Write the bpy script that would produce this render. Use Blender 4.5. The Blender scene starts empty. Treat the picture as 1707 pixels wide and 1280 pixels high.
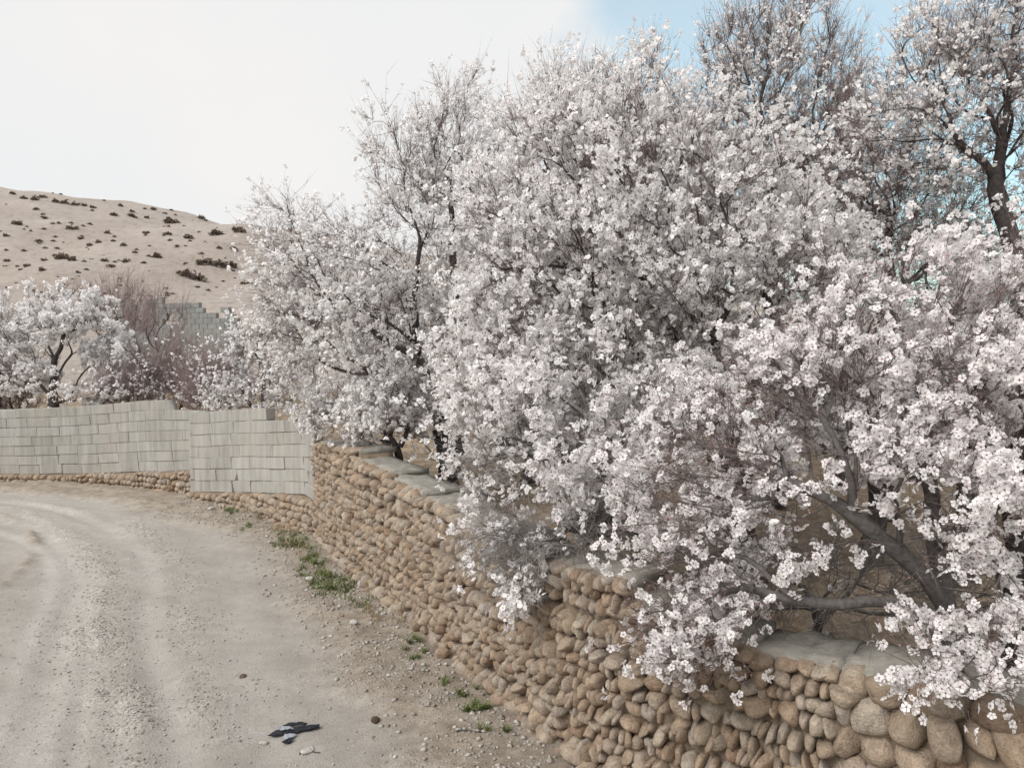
import bpy, bmesh, math, random
import numpy as np
from mathutils import Vector, Matrix, noise as mnoise

R = math.radians
rng = np.random.default_rng(7)
random.seed(7)
scene = bpy.context.scene
C = scene.collection

# ------------------------------------------------------------------ camera
FPX, CU, CV, CAMZ = 1282.0, 853.5, 640.0, 2.8
PITCH = math.atan(60 / FPX)
cam_d = bpy.data.cameras.new('camera')
cam = bpy.data.objects.new('camera', cam_d); C.objects.link(cam)
cam.location = (0, 0, CAMZ)
cam.rotation_euler = (math.pi / 2 - PITCH, 0, 0)
cam_d.sensor_width = 36.0
cam_d.lens = FPX / 1707 * 36.0
cam_d.clip_start = 0.05
cam_d.clip_end = 5000
scene.camera = cam

# ------------------------------------------------------------------ world, sun, exposure
SUN_EL, SUN_AZ = R(40), R(-128)        # azimuth measured from +Y towards +X (sun over the left shoulder side)
world = bpy.data.worlds.new('World'); scene.world = world
world.use_nodes = True
wn, wl = world.node_tree.nodes, world.node_tree.links
wn.clear()
w_out = wn.new('ShaderNodeOutputWorld')
sky = wn.new('ShaderNodeTexSky'); sky.sky_type = 'NISHITA'; sky.sun_disc = False
sky.sun_elevation = SUN_EL; sky.sun_rotation = SUN_AZ
sky.air_density = 1.0; sky.dust_density = 0.8; sky.ozone_density = 0.0
bg_sky = wn.new('ShaderNodeBackground'); bg_sky.inputs[1].default_value = 0.15
bg_cloud = wn.new('ShaderNodeBackground'); bg_cloud.inputs[1].default_value = 0.71
wmix = wn.new('ShaderNodeMixShader')
tc = wn.new('ShaderNodeTexCoord')
wnz = wn.new('ShaderNodeTexNoise'); wnz.inputs['Scale'].default_value = 3.0; wnz.inputs['Detail'].default_value = 5
wmap = wn.new('ShaderNodeMapping'); wmap.inputs['Scale'].default_value = (1, 1, 1.7); wmap.inputs['Location'].default_value = (0.3, 0.2, 0.1)
wl.new(tc.outputs['Generated'], wmap.inputs['Vector']); wl.new(wmap.outputs[0], wnz.inputs['Vector'])
# a clearing in the cloud deck towards the upper right
dotn = wn.new('ShaderNodeVectorMath'); dotn.operation = 'DOT_PRODUCT'
bd = Vector((0.56, 0.80, 0.52)).normalized(); dotn.inputs[1].default_value = bd
wl.new(tc.outputs['Generated'], dotn.inputs[0])
madd = wn.new('ShaderNodeMath'); madd.operation = 'MULTIPLY_ADD'; madd.inputs[1].default_value = 0.45
wl.new(wnz.outputs[0], madd.inputs[0]); wl.new(dotn.outputs['Value'], madd.inputs[2])
wr = wn.new('ShaderNodeMapRange'); wr.interpolation_type = 'SMOOTHSTEP'
wr.inputs['From Min'].default_value = 1.09; wr.inputs['From Max'].default_value = 1.19
wr.inputs['To Min'].default_value = 1.0; wr.inputs['To Max'].default_value = 0.48
wl.new(madd.outputs[0], wr.inputs['Value'])
wcr = wn.new('ShaderNodeValToRGB')
wcr.color_ramp.elements[0].color = (0.93, 0.945, 0.96, 1); wcr.color_ramp.elements[0].position = 0.3
wcr.color_ramp.elements[1].color = (1.0, 0.985, 0.97, 1); wcr.color_ramp.elements[1].position = 0.7
wl.new(wnz.outputs[0], wcr.inputs[0]); wl.new(wcr.outputs[0], bg_cloud.inputs[0])
wtint = wn.new('ShaderNodeMix'); wtint.data_type = 'RGBA'; wtint.blend_type = 'MULTIPLY'; wtint.inputs[0].default_value = 1.0
wtint.inputs[7].default_value = (0.80, 1.22, 1.10, 1)
wl.new(sky.outputs[0], wtint.inputs[6]); wl.new(wtint.outputs[2], bg_sky.inputs[0])
wl.new(wr.outputs[0], wmix.inputs[0]); wl.new(bg_sky.outputs[0], wmix.inputs[1]); wl.new(bg_cloud.outputs[0], wmix.inputs[2])
wl.new(wmix.outputs[0], w_out.inputs[0])

sun_d = bpy.data.lights.new('sun', 'SUN'); sun_d.energy = 2.3; sun_d.angle = R(28); sun_d.color = (1, 0.97, 0.935)
sun = bpy.data.objects.new('sun', sun_d); C.objects.link(sun)
sd = Vector((math.sin(SUN_AZ) * math.cos(SUN_EL), math.cos(SUN_AZ) * math.cos(SUN_EL), math.sin(SUN_EL)))
sun.rotation_euler = sd.to_track_quat('Z', 'Y').to_euler()
sun.location = (-10, -5, 20)

scene.view_settings.view_transform = 'Standard'
scene.view_settings.look = 'None'
scene.view_settings.exposure = 0.36
scene.view_settings.gamma = 1.0
scene.view_settings.use_curve_mapping = False
scene.cycles.max_bounces = 6
scene.cycles.diffuse_bounces = 3
scene.cycles.transmission_bounces = 3
scene.cycles.use_denoising = True

# ------------------------------------------------------------------ pixel -> place
FWD = np.array([0, math.cos(PITCH), -math.sin(PITCH)])
UPV = np.array([0, math.sin(PITCH), math.cos(PITCH)])
RGT = np.array([1.0, 0, 0])
CAM = np.array([0, 0, CAMZ])
def ray(u, v):
    return FWD + (u - CU) / FPX * RGT + (CV - v) / FPX * UPV
def W(u, v, d):                        # d: distance along the view axis
    return CAM + d * ray(u, v)
def G(u, v, z=0.0):                    # where the ray meets the level z
    r = ray(u, v); return CAM + (z - CAMZ) / r[2] * r
def z_of(x, y, v):                     # height over (x, y) that appears at image row v
    k = (CV - v) / FPX
    # depth = y*cos - (z-cz)*sin ; upc = y*sin + (z-cz)*cos ; upc = k*depth
    c, s = math.cos(PITCH), math.sin(PITCH)
    return CAMZ + y * (k * c - s) / (c + k * s)
def u_of(x, y, z=1.0):
    return CU + FPX * x / (y * math.cos(PITCH) - (z - CAMZ) * math.sin(PITCH))

# ------------------------------------------------------------------ helpers
def tag(o, label=None, cat=None, group=None, kind=None):
    if label: o['label'] = label
    if cat: o['category'] = cat
    if group: o['group'] = group
    if kind: o['kind'] = kind
    return o
def empty(name, loc):
    o = bpy.data.objects.new(name, None); o.location = loc; o.empty_display_size = 0.1; C.objects.link(o); return o
def link(name, me, parent=None, mat=None):
    o = bpy.data.objects.new(name, me); C.objects.link(o)
    if mat is not None and not me.materials: me.materials.append(mat)
    if parent is not None:
        o.parent = parent
    return o
def np_mesh(name, V, faces, mats=None, smooth=True, mat_idx=None, attrs=None):
    """faces: list of int arrays (n,k)"""
    me = bpy.data.meshes.new(name)
    V = np.asarray(V, dtype=np.float32).reshape(-1, 3)
    faces = [np.asarray(f, dtype=np.int32) for f in faces if len(f)]
    loops = np.concatenate([f.ravel() for f in faces]) if faces else np.zeros(0, np.int32)
    tot = np.concatenate([np.full(len(f), f.shape[1], np.int32) for f in faces]) if faces else np.zeros(0, np.int32)
    me.vertices.add(len(V)); me.vertices.foreach_set('co', V.ravel())
    me.loops.add(len(loops)); me.loops.foreach_set('vertex_index', loops)
    me.polygons.add(len(tot))
    st = np.zeros(len(tot), np.int32); st[1:] = np.cumsum(tot)[:-1]
    me.polygons.foreach_set('loop_start', st); me.polygons.foreach_set('loop_total', tot)
    if smooth: me.polygons.foreach_set('use_smooth', np.ones(len(tot), bool))
    for m in (mats or []): me.materials.append(m)
    if mat_idx is not None: me.polygons.foreach_set('material_index', np.asarray(mat_idx, np.int32))
    for k, a in (attrs or {}).items():
        a = np.asarray(a, np.float32)
        if a.ndim == 1:
            at = me.attributes.new(k, 'FLOAT', 'POINT'); at.data.foreach_set('value', a)
        else:
            at = me.attributes.new(k, 'FLOAT_VECTOR', 'POINT'); at.data.foreach_set('vector', a.ravel())
    me.update(calc_edges=True)
    return me
def nrm(a, axis=-1):
    return a / np.maximum(np.linalg.norm(a, axis=axis, keepdims=True), 1e-9)
def smooth01(t): 
    t = np.clip(t, 0, 1); return t * t * (3 - 2 * t)
def wob(P, f, seed=0):
    """cheap smooth pseudo noise, about -1..1, P (n,3)"""
    r = np.random.default_rng(seed); out = 0
    for k in range(5):
        d = nrm(r.normal(size=3)); out = out + np.sin(P @ d * f * (0.7 + 0.35 * k) + r.uniform(0, 6.28)) / 2.6
    return out
def catmull(P, n):
    P = np.asarray(P, float); Q = np.vstack([2 * P[0] - P[1], P, 2 * P[-1] - P[-2]])
    out = []
    for i in range(1, len(Q) - 2):
        t = np.linspace(0, 1, n, endpoint=False)[:, None]
        a, b, c, d = Q[i - 1], Q[i], Q[i + 1], Q[i + 2]
        out.append(0.5 * (2 * b + (c - a) * t + (2 * a - 5 * b + 4 * c - d) * t ** 2 + (3 * b - a - 3 * c + d) * t ** 3))
    out.append(P[-1:]); return np.vstack(out)
def resample(P, step):
    P = np.asarray(P, float); L = np.r_[0, np.cumsum(np.linalg.norm(np.diff(P, axis=0), axis=1))]
    s = np.linspace(0, L[-1], max(2, int(round(L[-1] / step)) + 1))
    return np.stack([np.interp(s, L, P[:, k]) for k in range(P.shape[1])], 1)

# ------------------------------------------------------------------ materials
def new_mat(name):
    m = bpy.data.materials.new(name); m.use_nodes = True
    nt = m.node_tree; b = nt.nodes['Principled BSDF']; b.inputs['Specular IOR Level'].default_value = 0.15
    return m, nt.nodes, nt.links, b
def noise_node(n, l, scale, detail=4, rough=0.6, coord=None):
    t = n.new('ShaderNodeTexNoise'); t.inputs['Scale'].default_value = scale; t.inputs['Detail'].default_value = detail; t.inputs['Roughness'].default_value = rough
    if coord is not None: l.new(coord, t.inputs['Vector'])
    return t
def ramp(n, l, fac, stops):
    r = n.new('ShaderNodeValToRGB'); e = r.color_ramp.elements
    while len(e) < len(stops): e.new(0.5)
    for k, (p, c) in enumerate(stops): e[k].position = p; e[k].color = (*c, 1)
    l.new(fac, r.inputs[0]); return r
def mixc(n, l, fac, a, b, mode='MIX'):
    m = n.new('ShaderNodeMix'); m.data_type = 'RGBA'; m.blend_type = mode
    for val, s in ((fac, m.inputs[0]), (a, m.inputs[6]), (b, m.inputs[7])):
        if isinstance(val, (int, float)): s.default_value = val
        elif isinstance(val, tuple): s.default_value = (*val, 1)
        else: l.new(val, s)
    return m.outputs[2]
def bump(n, l, b, height, strength, dist):
    bp = n.new('ShaderNodeBump'); bp.inputs['Strength'].default_value = strength; bp.inputs['Distance'].default_value = dist
    l.new(height, bp.inputs['Height']); l.new(bp.outputs[0], b.inputs['Normal']); return bp

def stone_mat(name, attr, stops):
    m, n, l, b = new_mat(name)
    if attr:
        a = n.new('ShaderNodeAttribute'); a.attribute_name = 'rnd'; rnd = a.outputs['Fac']
    else:
        a = n.new('ShaderNodeObjectInfo'); rnd = a.outputs['Random']
    g = n.new('ShaderNodeNewGeometry')
    base = ramp(n, l, rnd, stops)
    t1 = noise_node(n, l, 14, 6, 0.7, g.outputs['Position'])
    t2 = noise_node(n, l, 70, 4, 0.7, g.outputs['Position'])
    c = mixc(n, l, 0.75, base.outputs[0], ramp(n, l, t1.outputs[0], [(0.28, (0.5, 0.45, 0.41)), (0.5, (1, 1, 1)), (0.72, (1.4, 1.38, 1.34))]).outputs[0], 'MULTIPLY')
    c = mixc(n, l, 0.8, c, ramp(n, l, t2.outputs[0], [(0.3, (0.6, 0.58, 0.56)), (0.6, (1.15, 1.15, 1.15))]).outputs[0], 'MULTIPLY')
    # dusty mortar smears
    t3 = noise_node(n, l, 5, 5, 0.65, g.outputs['Position'])
    c = mixc(n, l, ramp(n, l, t3.outputs[0], [(0.50, (0, 0, 0)), (0.70, (0.6, 0.6, 0.6))]).outputs[0], c, (0.46, 0.39, 0.31))
    l.new(c, b.inputs['Base Color']); b.inputs['Roughness'].default_value = 0.88
    bump(n, l, b, t2.outputs[0], 1.0, 0.02)
    return m
TAN = [(0.0, (0.29, 0.215, 0.155)), (0.15, (0.42, 0.33, 0.245)), (0.3, (0.38, 0.315, 0.255)), (0.45, (0.46, 0.355, 0.26)), (0.58, (0.33, 0.235, 0.17)), (0.72, (0.49, 0.42, 0.335)), (0.86, (0.39, 0.335, 0.285)), (1.0, (0.43, 0.345, 0.27))]
M_stone = stone_mat('cobble', False, TAN)
M_stone_j = stone_mat('cobble_far', True, TAN)
GRV = [(0.0, (0.36, 0.33, 0.295)), (0.35, (0.52, 0.495, 0.46)), (0.7, (0.66, 0.64, 0.60)), (0.9, (0.46, 0.41, 0.355)), (1.0, (0.33, 0.27, 0.22))]
M_pebble = stone_mat('gravel_stone', True, GRV)
M_pale = stone_mat('pale_stone', False, [(0.0, (0.55, 0.53, 0.49)), (1.0, (0.6, 0.58, 0.55))])
M_brownrock = stone_mat('brown_rock', False, [(0.0, (0.10, 0.07, 0.05)), (1.0, (0.12, 0.085, 0.06))])

def plain_mat(name, col, col2, scale, bs=0.4, bd=0.01, rough=0.9):
    m, n, l, b = new_mat(name); g = n.new('ShaderNodeNewGeometry')
    t = noise_node(n, l, scale, 7, 0.68, g.outputs['Position'])
    l.new(ramp(n, l, t.outputs[0], [(0.28, col), (0.72, col2)]).outputs[0], b.inputs['Base Color'])
    b.inputs['Roughness'].default_value = rough
    t2 = noise_node(n, l, scale * 4, 5, 0.7, g.outputs['Position'])
    bump(n, l, b, t2.outputs[0], bs, bd); return m
M_mud = plain_mat('mud_mortar', (0.17, 0.13, 0.095), (0.30, 0.24, 0.18), 9, 0.8, 0.02)
M_cap = plain_mat('cap_cement', (0.20, 0.19, 0.165), (0.43, 0.405, 0.36), 9, 0.9, 0.02)
M_bark = plain_mat('bark', (0.030, 0.025, 0.024), (0.115, 0.10, 0.095), 26, 0.9, 0.012)
M_barkg = plain_mat('bark_grey', (0.075, 0.066, 0.062), (0.21, 0.195, 0.185), 30, 0.8, 0.008)
M_black = plain_mat('black_rubber', (0.014, 0.016, 0.02), (0.03, 0.033, 0.042), 20, 0.5, 0.004, 0.6)
M_bluegrey = plain_mat('blue_grey_plastic', (0.17, 0.19, 0.225), (0.42, 0.44, 0.47), 18, 0.4, 0.004, 0.5)

def twig_mat(name, a, c):
    m, n, l, b = new_mat(name); g = n.new('ShaderNodeNewGeometry')
    t = noise_node(n, l, 3.5, 3, 0.6, g.outputs['Position'])
    l.new(ramp(n, l, t.outputs[0], [(0.3, a), (0.7, c)]).outputs[0], b.inputs['Base Color']); b.inputs['Roughness'].default_value = 0.8
    return m
M_twig = twig_mat('twig_brown', (0.115, 0.085, 0.078), (0.235, 0.19, 0.178))
M_twigg = twig_mat('twig_grey', (0.16, 0.145, 0.135), (0.33, 0.30, 0.28))
M_twigp = twig_mat('twig_purple', (0.175, 0.125, 0.122), (0.31, 0.245, 0.235))
M_scrub = twig_mat('scrub', (0.13, 0.10, 0.08), (0.24, 0.20, 0.165))

def petal_mat(name, a, c):
    m, n, l, b = new_mat(name)
    at = n.new('ShaderNodeAttribute'); at.attribute_name = 'tint'
    col = ramp(n, l, at.outputs['Fac'], [(0.0, a), (1.0, c)]).outputs[0]
    d = n.new('ShaderNodeBsdfDiffuse'); tr = n.new('ShaderNodeBsdfTranslucent'); mx = n.new('ShaderNodeMixShader'); mx.inputs[0].default_value = 0.4
    l.new(col, d.inputs[0]); l.new(col, tr.inputs[0]); l.new(d.outputs[0], mx.inputs[1]); l.new(tr.outputs[0], mx.inputs[2])
    l.new(mx.outputs[0], n['Material Output'].inputs[0]); return m
M_petal = petal_mat('petal', (0.93, 0.885, 0.885), (0.955, 0.955, 0.945))
M_heart, _n, _l, _b = new_mat('flower_heart'); _b.inputs['Base Color'].default_value = (0.16, 0.055, 0.06, 1)
M_bud, _n, _l, _b = new_mat('bud'); _b.inputs['Base Color'].default_value = (0.42, 0.27, 0.27, 1); _b.inputs['Roughness'].default_value = 0.8

def block_mat():
    m, n, l, b = new_mat('cement_block'); g = n.new('ShaderNodeNewGeometry'); oi = n.new('ShaderNodeObjectInfo')
    base = ramp(n, l, oi.outputs['Random'], [(0.0, (0.34, 0.328, 0.30)), (0.5, (0.365, 0.354, 0.327)), (1.0, (0.39, 0.378, 0.352))]).outputs[0]
    mp = n.new('ShaderNodeMapping'); mp.inputs['Scale'].default_value = (9, 9, 0.9); l.new(g.outputs['Position'], mp.inputs['Vector'])
    st = noise_node(n, l, 1.0, 5, 0.65, mp.outputs[0])        # vertical wash streaks
    c = mixc(n, l, 0.75, base, ramp(n, l, st.outputs[0], [(0.33, (0.70, 0.68, 0.64)), (0.55, (1, 1, 1)), (0.75, (1.25, 1.24, 1.2))]).outputs[0], 'MULTIPLY')
    t2 = noise_node(n, l, 45, 5, 0.75, g.outputs['Position'])
    c = mixc(n, l, 0.5, c, ramp(n, l, t2.outputs[0], [(0.3, (0.7, 0.7, 0.7)), (0.65, (1.12, 1.12, 1.12))]).outputs[0], 'MULTIPLY')
    t3 = noise_node(n, l, 1.3, 4, 0.6, g.outputs['Position'])
    c = mixc(n, l, ramp(n, l, t3.outputs[0], [(0.5, (0, 0, 0)), (0.7, (0.55, 0.55, 0.55))]).outputs[0], c, (0.40, 0.36, 0.315))
    l.new(c, b.inputs['Base Color']); b.inputs['Roughness'].default_value = 0.92
    bump(n, l, b, t2.outputs[0], 0.55, 0.01); return m
M_block = block_mat()
M_joint = plain_mat('joint_mortar', (0.20, 0.19, 0.17), (0.36, 0.345, 0.31), 10, 0.6, 0.01)
M_blockold = plain_mat('old_block', (0.17, 0.18, 0.175), (0.30, 0.305, 0.29), 3, 0.5, 0.02)

def ground_mat():
    m, n, l, b = new_mat('road_dirt'); g = n.new('ShaderNodeNewGeometry')
    def A(k):
        a = n.new('ShaderNodeAttribute'); a.attribute_name = k; return a.outputs['Fac']
    pos = g.outputs['Position']
    big = noise_node(n, l, 0.9, 5, 0.6, pos); mid = noise_node(n, l, 7, 6, 0.7, pos); fine = noise_node(n, l, 60, 5, 0.75, pos)
    road = ramp(n, l, big.outputs[0], [(0.3, (0.355, 0.328, 0.297)), (0.5, (0.405, 0.38, 0.348)), (0.72, (0.45, 0.428, 0.395))]).outputs[0]
    road = mixc(n, l, A('track'), road, (0.49, 0.468, 0.437))
    vor = n.new('ShaderNodeTexVoronoi'); vor.inputs['Scale'].default_value = 34; l.new(pos, vor.inputs['Vector'])
    peb = ramp(n, l, vor.outputs['Color'], [(0.0, (0.32, 0.295, 0.265)), (0.5, (0.47, 0.445, 0.41)), (1.0, (0.62, 0.60, 0.56))]).outputs[0]
    gm = n.new('ShaderNodeMath'); gm.operation = 'MULTIPLY'; gm.inputs[1].default_value = 0.85; l.new(A('gravel'), gm.inputs[0])
    c = mixc(n, l, gm.outputs[0], road, peb)
    verge = ramp(n, l, mid.outputs[0], [(0.3, (0.27, 0.225, 0.18)), (0.5, (0.365, 0.315, 0.26)), (0.7, (0.44, 0.40, 0.345))]).outputs[0]
    c = mixc(n, l, A('verge'), c, verge)
    orch = ramp(n, l, mid.outputs[0], [(0.3, (0.19, 0.14, 0.10)), (0.5, (0.33, 0.26, 0.19)), (0.75, (0.48, 0.41, 0.32))]).outputs[0]
    c = mixc(n, l, A('orchard'), c, orch)
    c = mixc(n, l, 0.45, c, ramp(n, l, mid.outputs[0], [(0.3, (0.78, 0.76, 0.74)), (0.7, (1.15, 1.15, 1.15))]).outputs[0], 'MULTIPLY')
    c = mixc(n, l, 0.5, c, ramp(n, l, fine.outputs[0], [(0.3, (0.68, 0.66, 0.64)), (0.7, (1.2, 1.2, 1.2))]).outputs[0], 'MULTIPLY')
    l.new(c, b.inputs['Base Color']); b.inputs['Roughness'].default_value = 0.95; b.inputs['Specular IOR Level'].default_value = 0.05
    add = n.new('ShaderNodeMath'); add.operation = 'MULTIPLY_ADD'
    l.new(vor.outputs['Distance'], add.inputs[0]); l.new(gm.outputs[0], add.inputs[1]); l.new(fine.outputs[0], add.inputs[2])
    bump(n, l, b, add.outputs[0], 0.9, 0.018); return m
M_ground = ground_mat()

def hill_mat():
    m, n, l, b = new_mat('hill_soil'); g = n.new('ShaderNodeNewGeometry'); pos = g.outputs['Position']
    t1 = noise_node(n, l, 0.10, 6, 0.62, pos); t2 = noise_node(n, l, 1.6, 8, 0.85, pos)
    c = ramp(n, l, t1.outputs[0], [(0.3, (0.40, 0.34, 0.295)), (0.5, (0.47, 0.41, 0.365)), (0.7, (0.53, 0.475, 0.43))]).outputs[0]
    c = mixc(n, l, 0.6, c, ramp(n, l, t2.outputs[0], [(0.36, (0.5, 0.47, 0.45)), (0.47, (1, 1, 1)), (0.66, (1.15, 1.15, 1.15))]).outputs[0], 'MULTIPLY')
    l.new(c, b.inputs['Base Color']); b.inputs['Roughness'].default_value = 0.95; b.inputs['Specular IOR Level'].default_value = 0.03
    bump(n, l, b, t2.outputs[0], 0.7, 0.5); return m
M_hill = hill_mat()
M_grass = twig_mat('grass_blade', (0.075, 0.105, 0.03), (0.19, 0.215, 0.085))
M_dry = twig_mat('dry_grass', (0.26, 0.19, 0.11), (0.42, 0.34, 0.22))

# ------------------------------------------------------------------ plan of the walls
def G2(u, v, z=0.0): return G(u, v, z)[:2]
wall_base = [G2(525, 893), G2(560, 930), G2(604, 977), G2(668, 1026), G2(717, 1067), G2(772, 1120), G2(817, 1153), G2(876, 1203), G2(953, 1280)]
e0 = wall_base[-1]
wall_base += [np.array((1.45, 4.25)), np.array((2.35, 3.50)), np.array((3.4, 2.72)), np.array((5.0, 1.7))]
WP = resample(catmull(wall_base, 12), 0.05)                 # face line of the cobble wall, far end first
WS = np.r_[0, np.cumsum(np.linalg.norm(np.diff(WP, axis=0), axis=1))]
WLEN = WS[-1]
def smooth_line(P, k):
    for _ in range(k):
        Q = P.copy(); Q[1:-1] = (P[:-2] + 2 * P[1:-1] + P[2:]) / 4; P = Q
    return P
WP = smooth_line(WP, 120)
WT = nrm(np.gradient(WP, axis=0))                           # towards the camera
WN = np.stack([WT[:, 1], -WT[:, 0]], 1)                     # candidate normal
if WN[len(WN) // 2] @ np.array([-1, -0.6]) < 0: WN = -WN    # face normal: out over the road
def wall_at(s):
    s = np.asarray(s, float)
    return (np.stack([np.interp(s, WS, WP[:, k]) for k in (0, 1)], -1), nrm(np.stack([np.interp(s, WS, WT[:, k]) for k in (0, 1)], -1)), nrm(np.stack([np.interp(s, WS, WN[:, k]) for k in (0, 1)], -1)))
# top edge, step by step (front edge in the photograph)
STEPS = [(525, 738, 594, 750), (594, 767, 643, 789), (643, 797, 698, 822), (698, 829, 748, 852), (748, 858, 832, 900), (832, 904, 922, 944), (922, 934, 1052, 972),
         (1052, 1004, 1250, 1086), (1250, 1090, 1400, 1116), (1400, 1118, 1545, 1142), (1545, 1147, 1900, 1212), (1900, 1212, 4200, 1600)]
u_s = np.array([u_of(p[0], p[1], 1.3) for p in WP])
for k in range(1, len(u_s)):
    if WP[k, 1] < 2.4: u_s[k] = u_s[k - 1] + 60
segs = []
for (u0, v0, u1, v1) in STEPS:
    s0, s1 = np.interp(u0, u_s, WS), np.interp(u1, u_s, WS)
    if s1 - s0 < 0.05: continue
    P0, P1 = wall_at(s0)[0], wall_at(s1)[0]
    if P1[1] < 2.6: z0 = z1 = 1.10
    else: z0, z1 = z_of(*P0, v0), z_of(*P1, v1)
    segs.append((s0, s1, z0, z1))
def top_z(s):
    for s0, s1, z0, z1 in segs:
        if s <= s1: return z0 + (z1 - z0) * max(0, (s - s0)) / (s1 - s0)
    return segs[-1][3]
print('wall segs', [tuple(round(x, 2) for x in q) for q in segs])

# block walls (plan of the faces)
A_pts = [np.array((-15.5, 17.4)), G2(0, 803), G2(120, 808), G2(230, 816), G2(345, 830)]
B_pts = [G2(322, 832) + np.array((0, -0.12)), G2(400, 850), G2(470, 874), WP[0] + 0.02 * WT[0]]
A_l = resample(catmull(A_pts, 12), 0.05); B_l = resample(catmull(B_pts, 12), 0.05)
print('A', A_pts, 'B', B_pts)

# one line that divides road side from orchard side
div = np.vstack([[(-60, 24)], A_l, B_l[4:], WP, [(12, -3)], [(30, -14)]])
def side_dist(XY):
    """signed distance to the dividing line, positive on the orchard side"""
    out = np.full(len(XY), 1e9); sg = np.ones(len(XY))
    D = resample(div, 0.6)
    for i in range(len(D) - 1):
        a, b = D[i], D[i + 1]; ab = b - a
        t = np.clip(((XY - a) @ ab) / (ab @ ab), 0, 1)
        q = XY - (a + t[:, None] * ab); d = np.hypot(q[:, 0], q[:, 1])
        cr = ab[0] * (XY[:, 1] - a[1]) - ab[1] * (XY[:, 0] - a[0])
        w = d < out; out[w] = d[w]; sg[w] = np.sign(cr[w])
    return out * sg

# ------------------------------------------------------------------ ground sheet
def axis(lo, hi, step, far_lo, far_hi):
    a = np.arange(lo, hi + 1e-6, step); out = [a]
    st, x = step, hi; r = []
    while x < far_hi: st *= 1.25; x += st; r.append(x)
    st, x = step, lo; q = []
    while x > far_lo: st *= 1.25; x -= st; q.append(x)
    return np.r_[q[::-1], a, r]
gx, gy = axis(-11, 3.5, 0.052, -1500, 1500), axis(3.5, 17.5, 0.052, -300, 2500)
XX, YY = np.meshgrid(gx, gy); XY = np.stack([XX.ravel(), YY.ravel()], 1)
def line_dist(XY, pts):
    P = resample(catmull([np.asarray(p) for p in pts], 8), 0.25); out = np.full(len(XY), 1e9)
    for i in range(len(P) - 1):
        a, b = P[i], P[i + 1]; ab = b - a
        t = np.clip(((XY - a) @ ab) / max(ab @ ab, 1e-9), 0, 1)
        q = XY - (a + t[:, None] * ab); out = np.minimum(out, np.hypot(q[:, 0], q[:, 1]))
    return out
near = (np.abs(XY[:, 0] + 4) < 14) & (XY[:, 1] > 0) & (XY[:, 1] < 24)
def ld(pix, ext=None):
    o = np.full(len(XY), 99.0); p = [G2(*q) for q in pix]
    d0 = nrm(p[0] - p[1]); p = [p[0] + d0 * 3] + p
    o[near] = line_dist(XY[near], p); return o
L1 = ld([(236, 1275), (212, 1160), (172, 1100), (169, 1044), (180, 969), (150, 924), (112, 894), (75, 871), (30, 856), (-60, 840), (-200, 828)])
L2 = ld([(362, 1250), (319, 1119), (311, 1025), (319, 950), (262, 901), (206, 871), (120, 850), (0, 832), (-200, 818)])
T1 = ld([(300, 1275), (258, 1130), (240, 1030), (252, 960), (215, 905), (140, 866), (40, 842), (-150, 826)])
T2 = ld([(40, 1275), (75, 1160), (110, 1040), (128, 970), (95, 912), (45, 884), (-40, 862), (-200, 842)])
T3 = ld([(120, 1275), (140, 1150), (138, 1060)])
T4 = ld([(450, 1275), (405, 1130), (385, 1020), (380, 940), (320, 888), (240, 856), (120, 832), (-100, 816)])
T5 = ld([(200, 1275), (190, 1180), (150, 1090), (145, 1010), (160, 960), (125, 905), (70, 876), (0, 856), (-150, 838)])
T6 = ld([(-40, 1275), (15, 1150), (50, 1050), (80, 985), (70, 930), (30, 900), (-60, 872)])
LB = ld([(-60, 1010), (20, 960), (52, 925), (56, 900), (36, 878), (0, 860), (-80, 846)])
sdist = np.full(len(XY), -60.0); nearw = (np.abs(XY[:, 0]) < 120) & (XY[:, 1] > -60) & (XY[:, 1] < 140)
sdist[nearw] = side_dist(XY[nearw]); 
far = ~nearw; sdist[far] = np.where(XY[far, 1] > 25 - 0.3 * XY[far, 0] * 0, 60, -60)
P3 = np.c_[XY, np.zeros(len(XY))]
n1 = wob(P3, 1.2, 1); n2 = wob(P3, 5.0, 2); n3 = wob(P3, 17, 3); n4 = wob(P3, 43, 4)
gL1 = np.exp(-(L1 / (0.20 + 0.06 * n1)) ** 2) * (0.75 + 0.25 * n2)
gL2 = np.exp(-(L2 / 0.14) ** 2) * 0.55 * (0.7 + 0.3 * n2)
verge = smooth01((sdist + 1.35 + 0.18 * n1 + 0.10 * n2) / 0.75) * (sdist < 0.3)
verge = np.maximum(verge, 0.75 * np.exp(-(LB / 0.13) ** 2) * np.clip(0.6 + 0.6 * n2, 0, 1))
gravel = np.clip(gL1 + gL2 + 0.45 * smooth01(verge * 1.5) * (0.6 + 0.4 * n2) + 0.10 + 0.14 * (n1 + n2), 0, 1)
track = np.clip(0.9 * np.exp(-(T1 / 0.16) ** 2) + 0.9 * np.exp(-(T2 / 0.22) ** 2) + 0.6 * np.exp(-(T3 / 0.1) ** 2) + 0.5 * np.exp(-(T4 / 0.35) ** 2) + 0.8 * np.exp(-(T5 / 0.07) ** 2) + 0.8 * np.exp(-(T6 / 0.1) ** 2), 0, 1) * (0.75 + 0.25 * n2)
orch = smooth01((sdist - 0.05) / 0.25)
Z = 0.012 * n1 + 0.006 * n2 + 0.0022 * n3 + 0.0012 * n4
def rut(D, w, ph):                      # a narrow wheel rut with low shoulders, broken up along its length
    k = 0.65 + 0.35 * wob(P3, 1.9, ph)
    return (-np.exp(-(D / w) ** 2) + 0.55 * np.exp(-((D - 1.9 * w) / (0.8 * w)) ** 2)) * k
n5 = wob(P3, 9.0, 8) * wob(P3, 6.0, 9)
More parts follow.
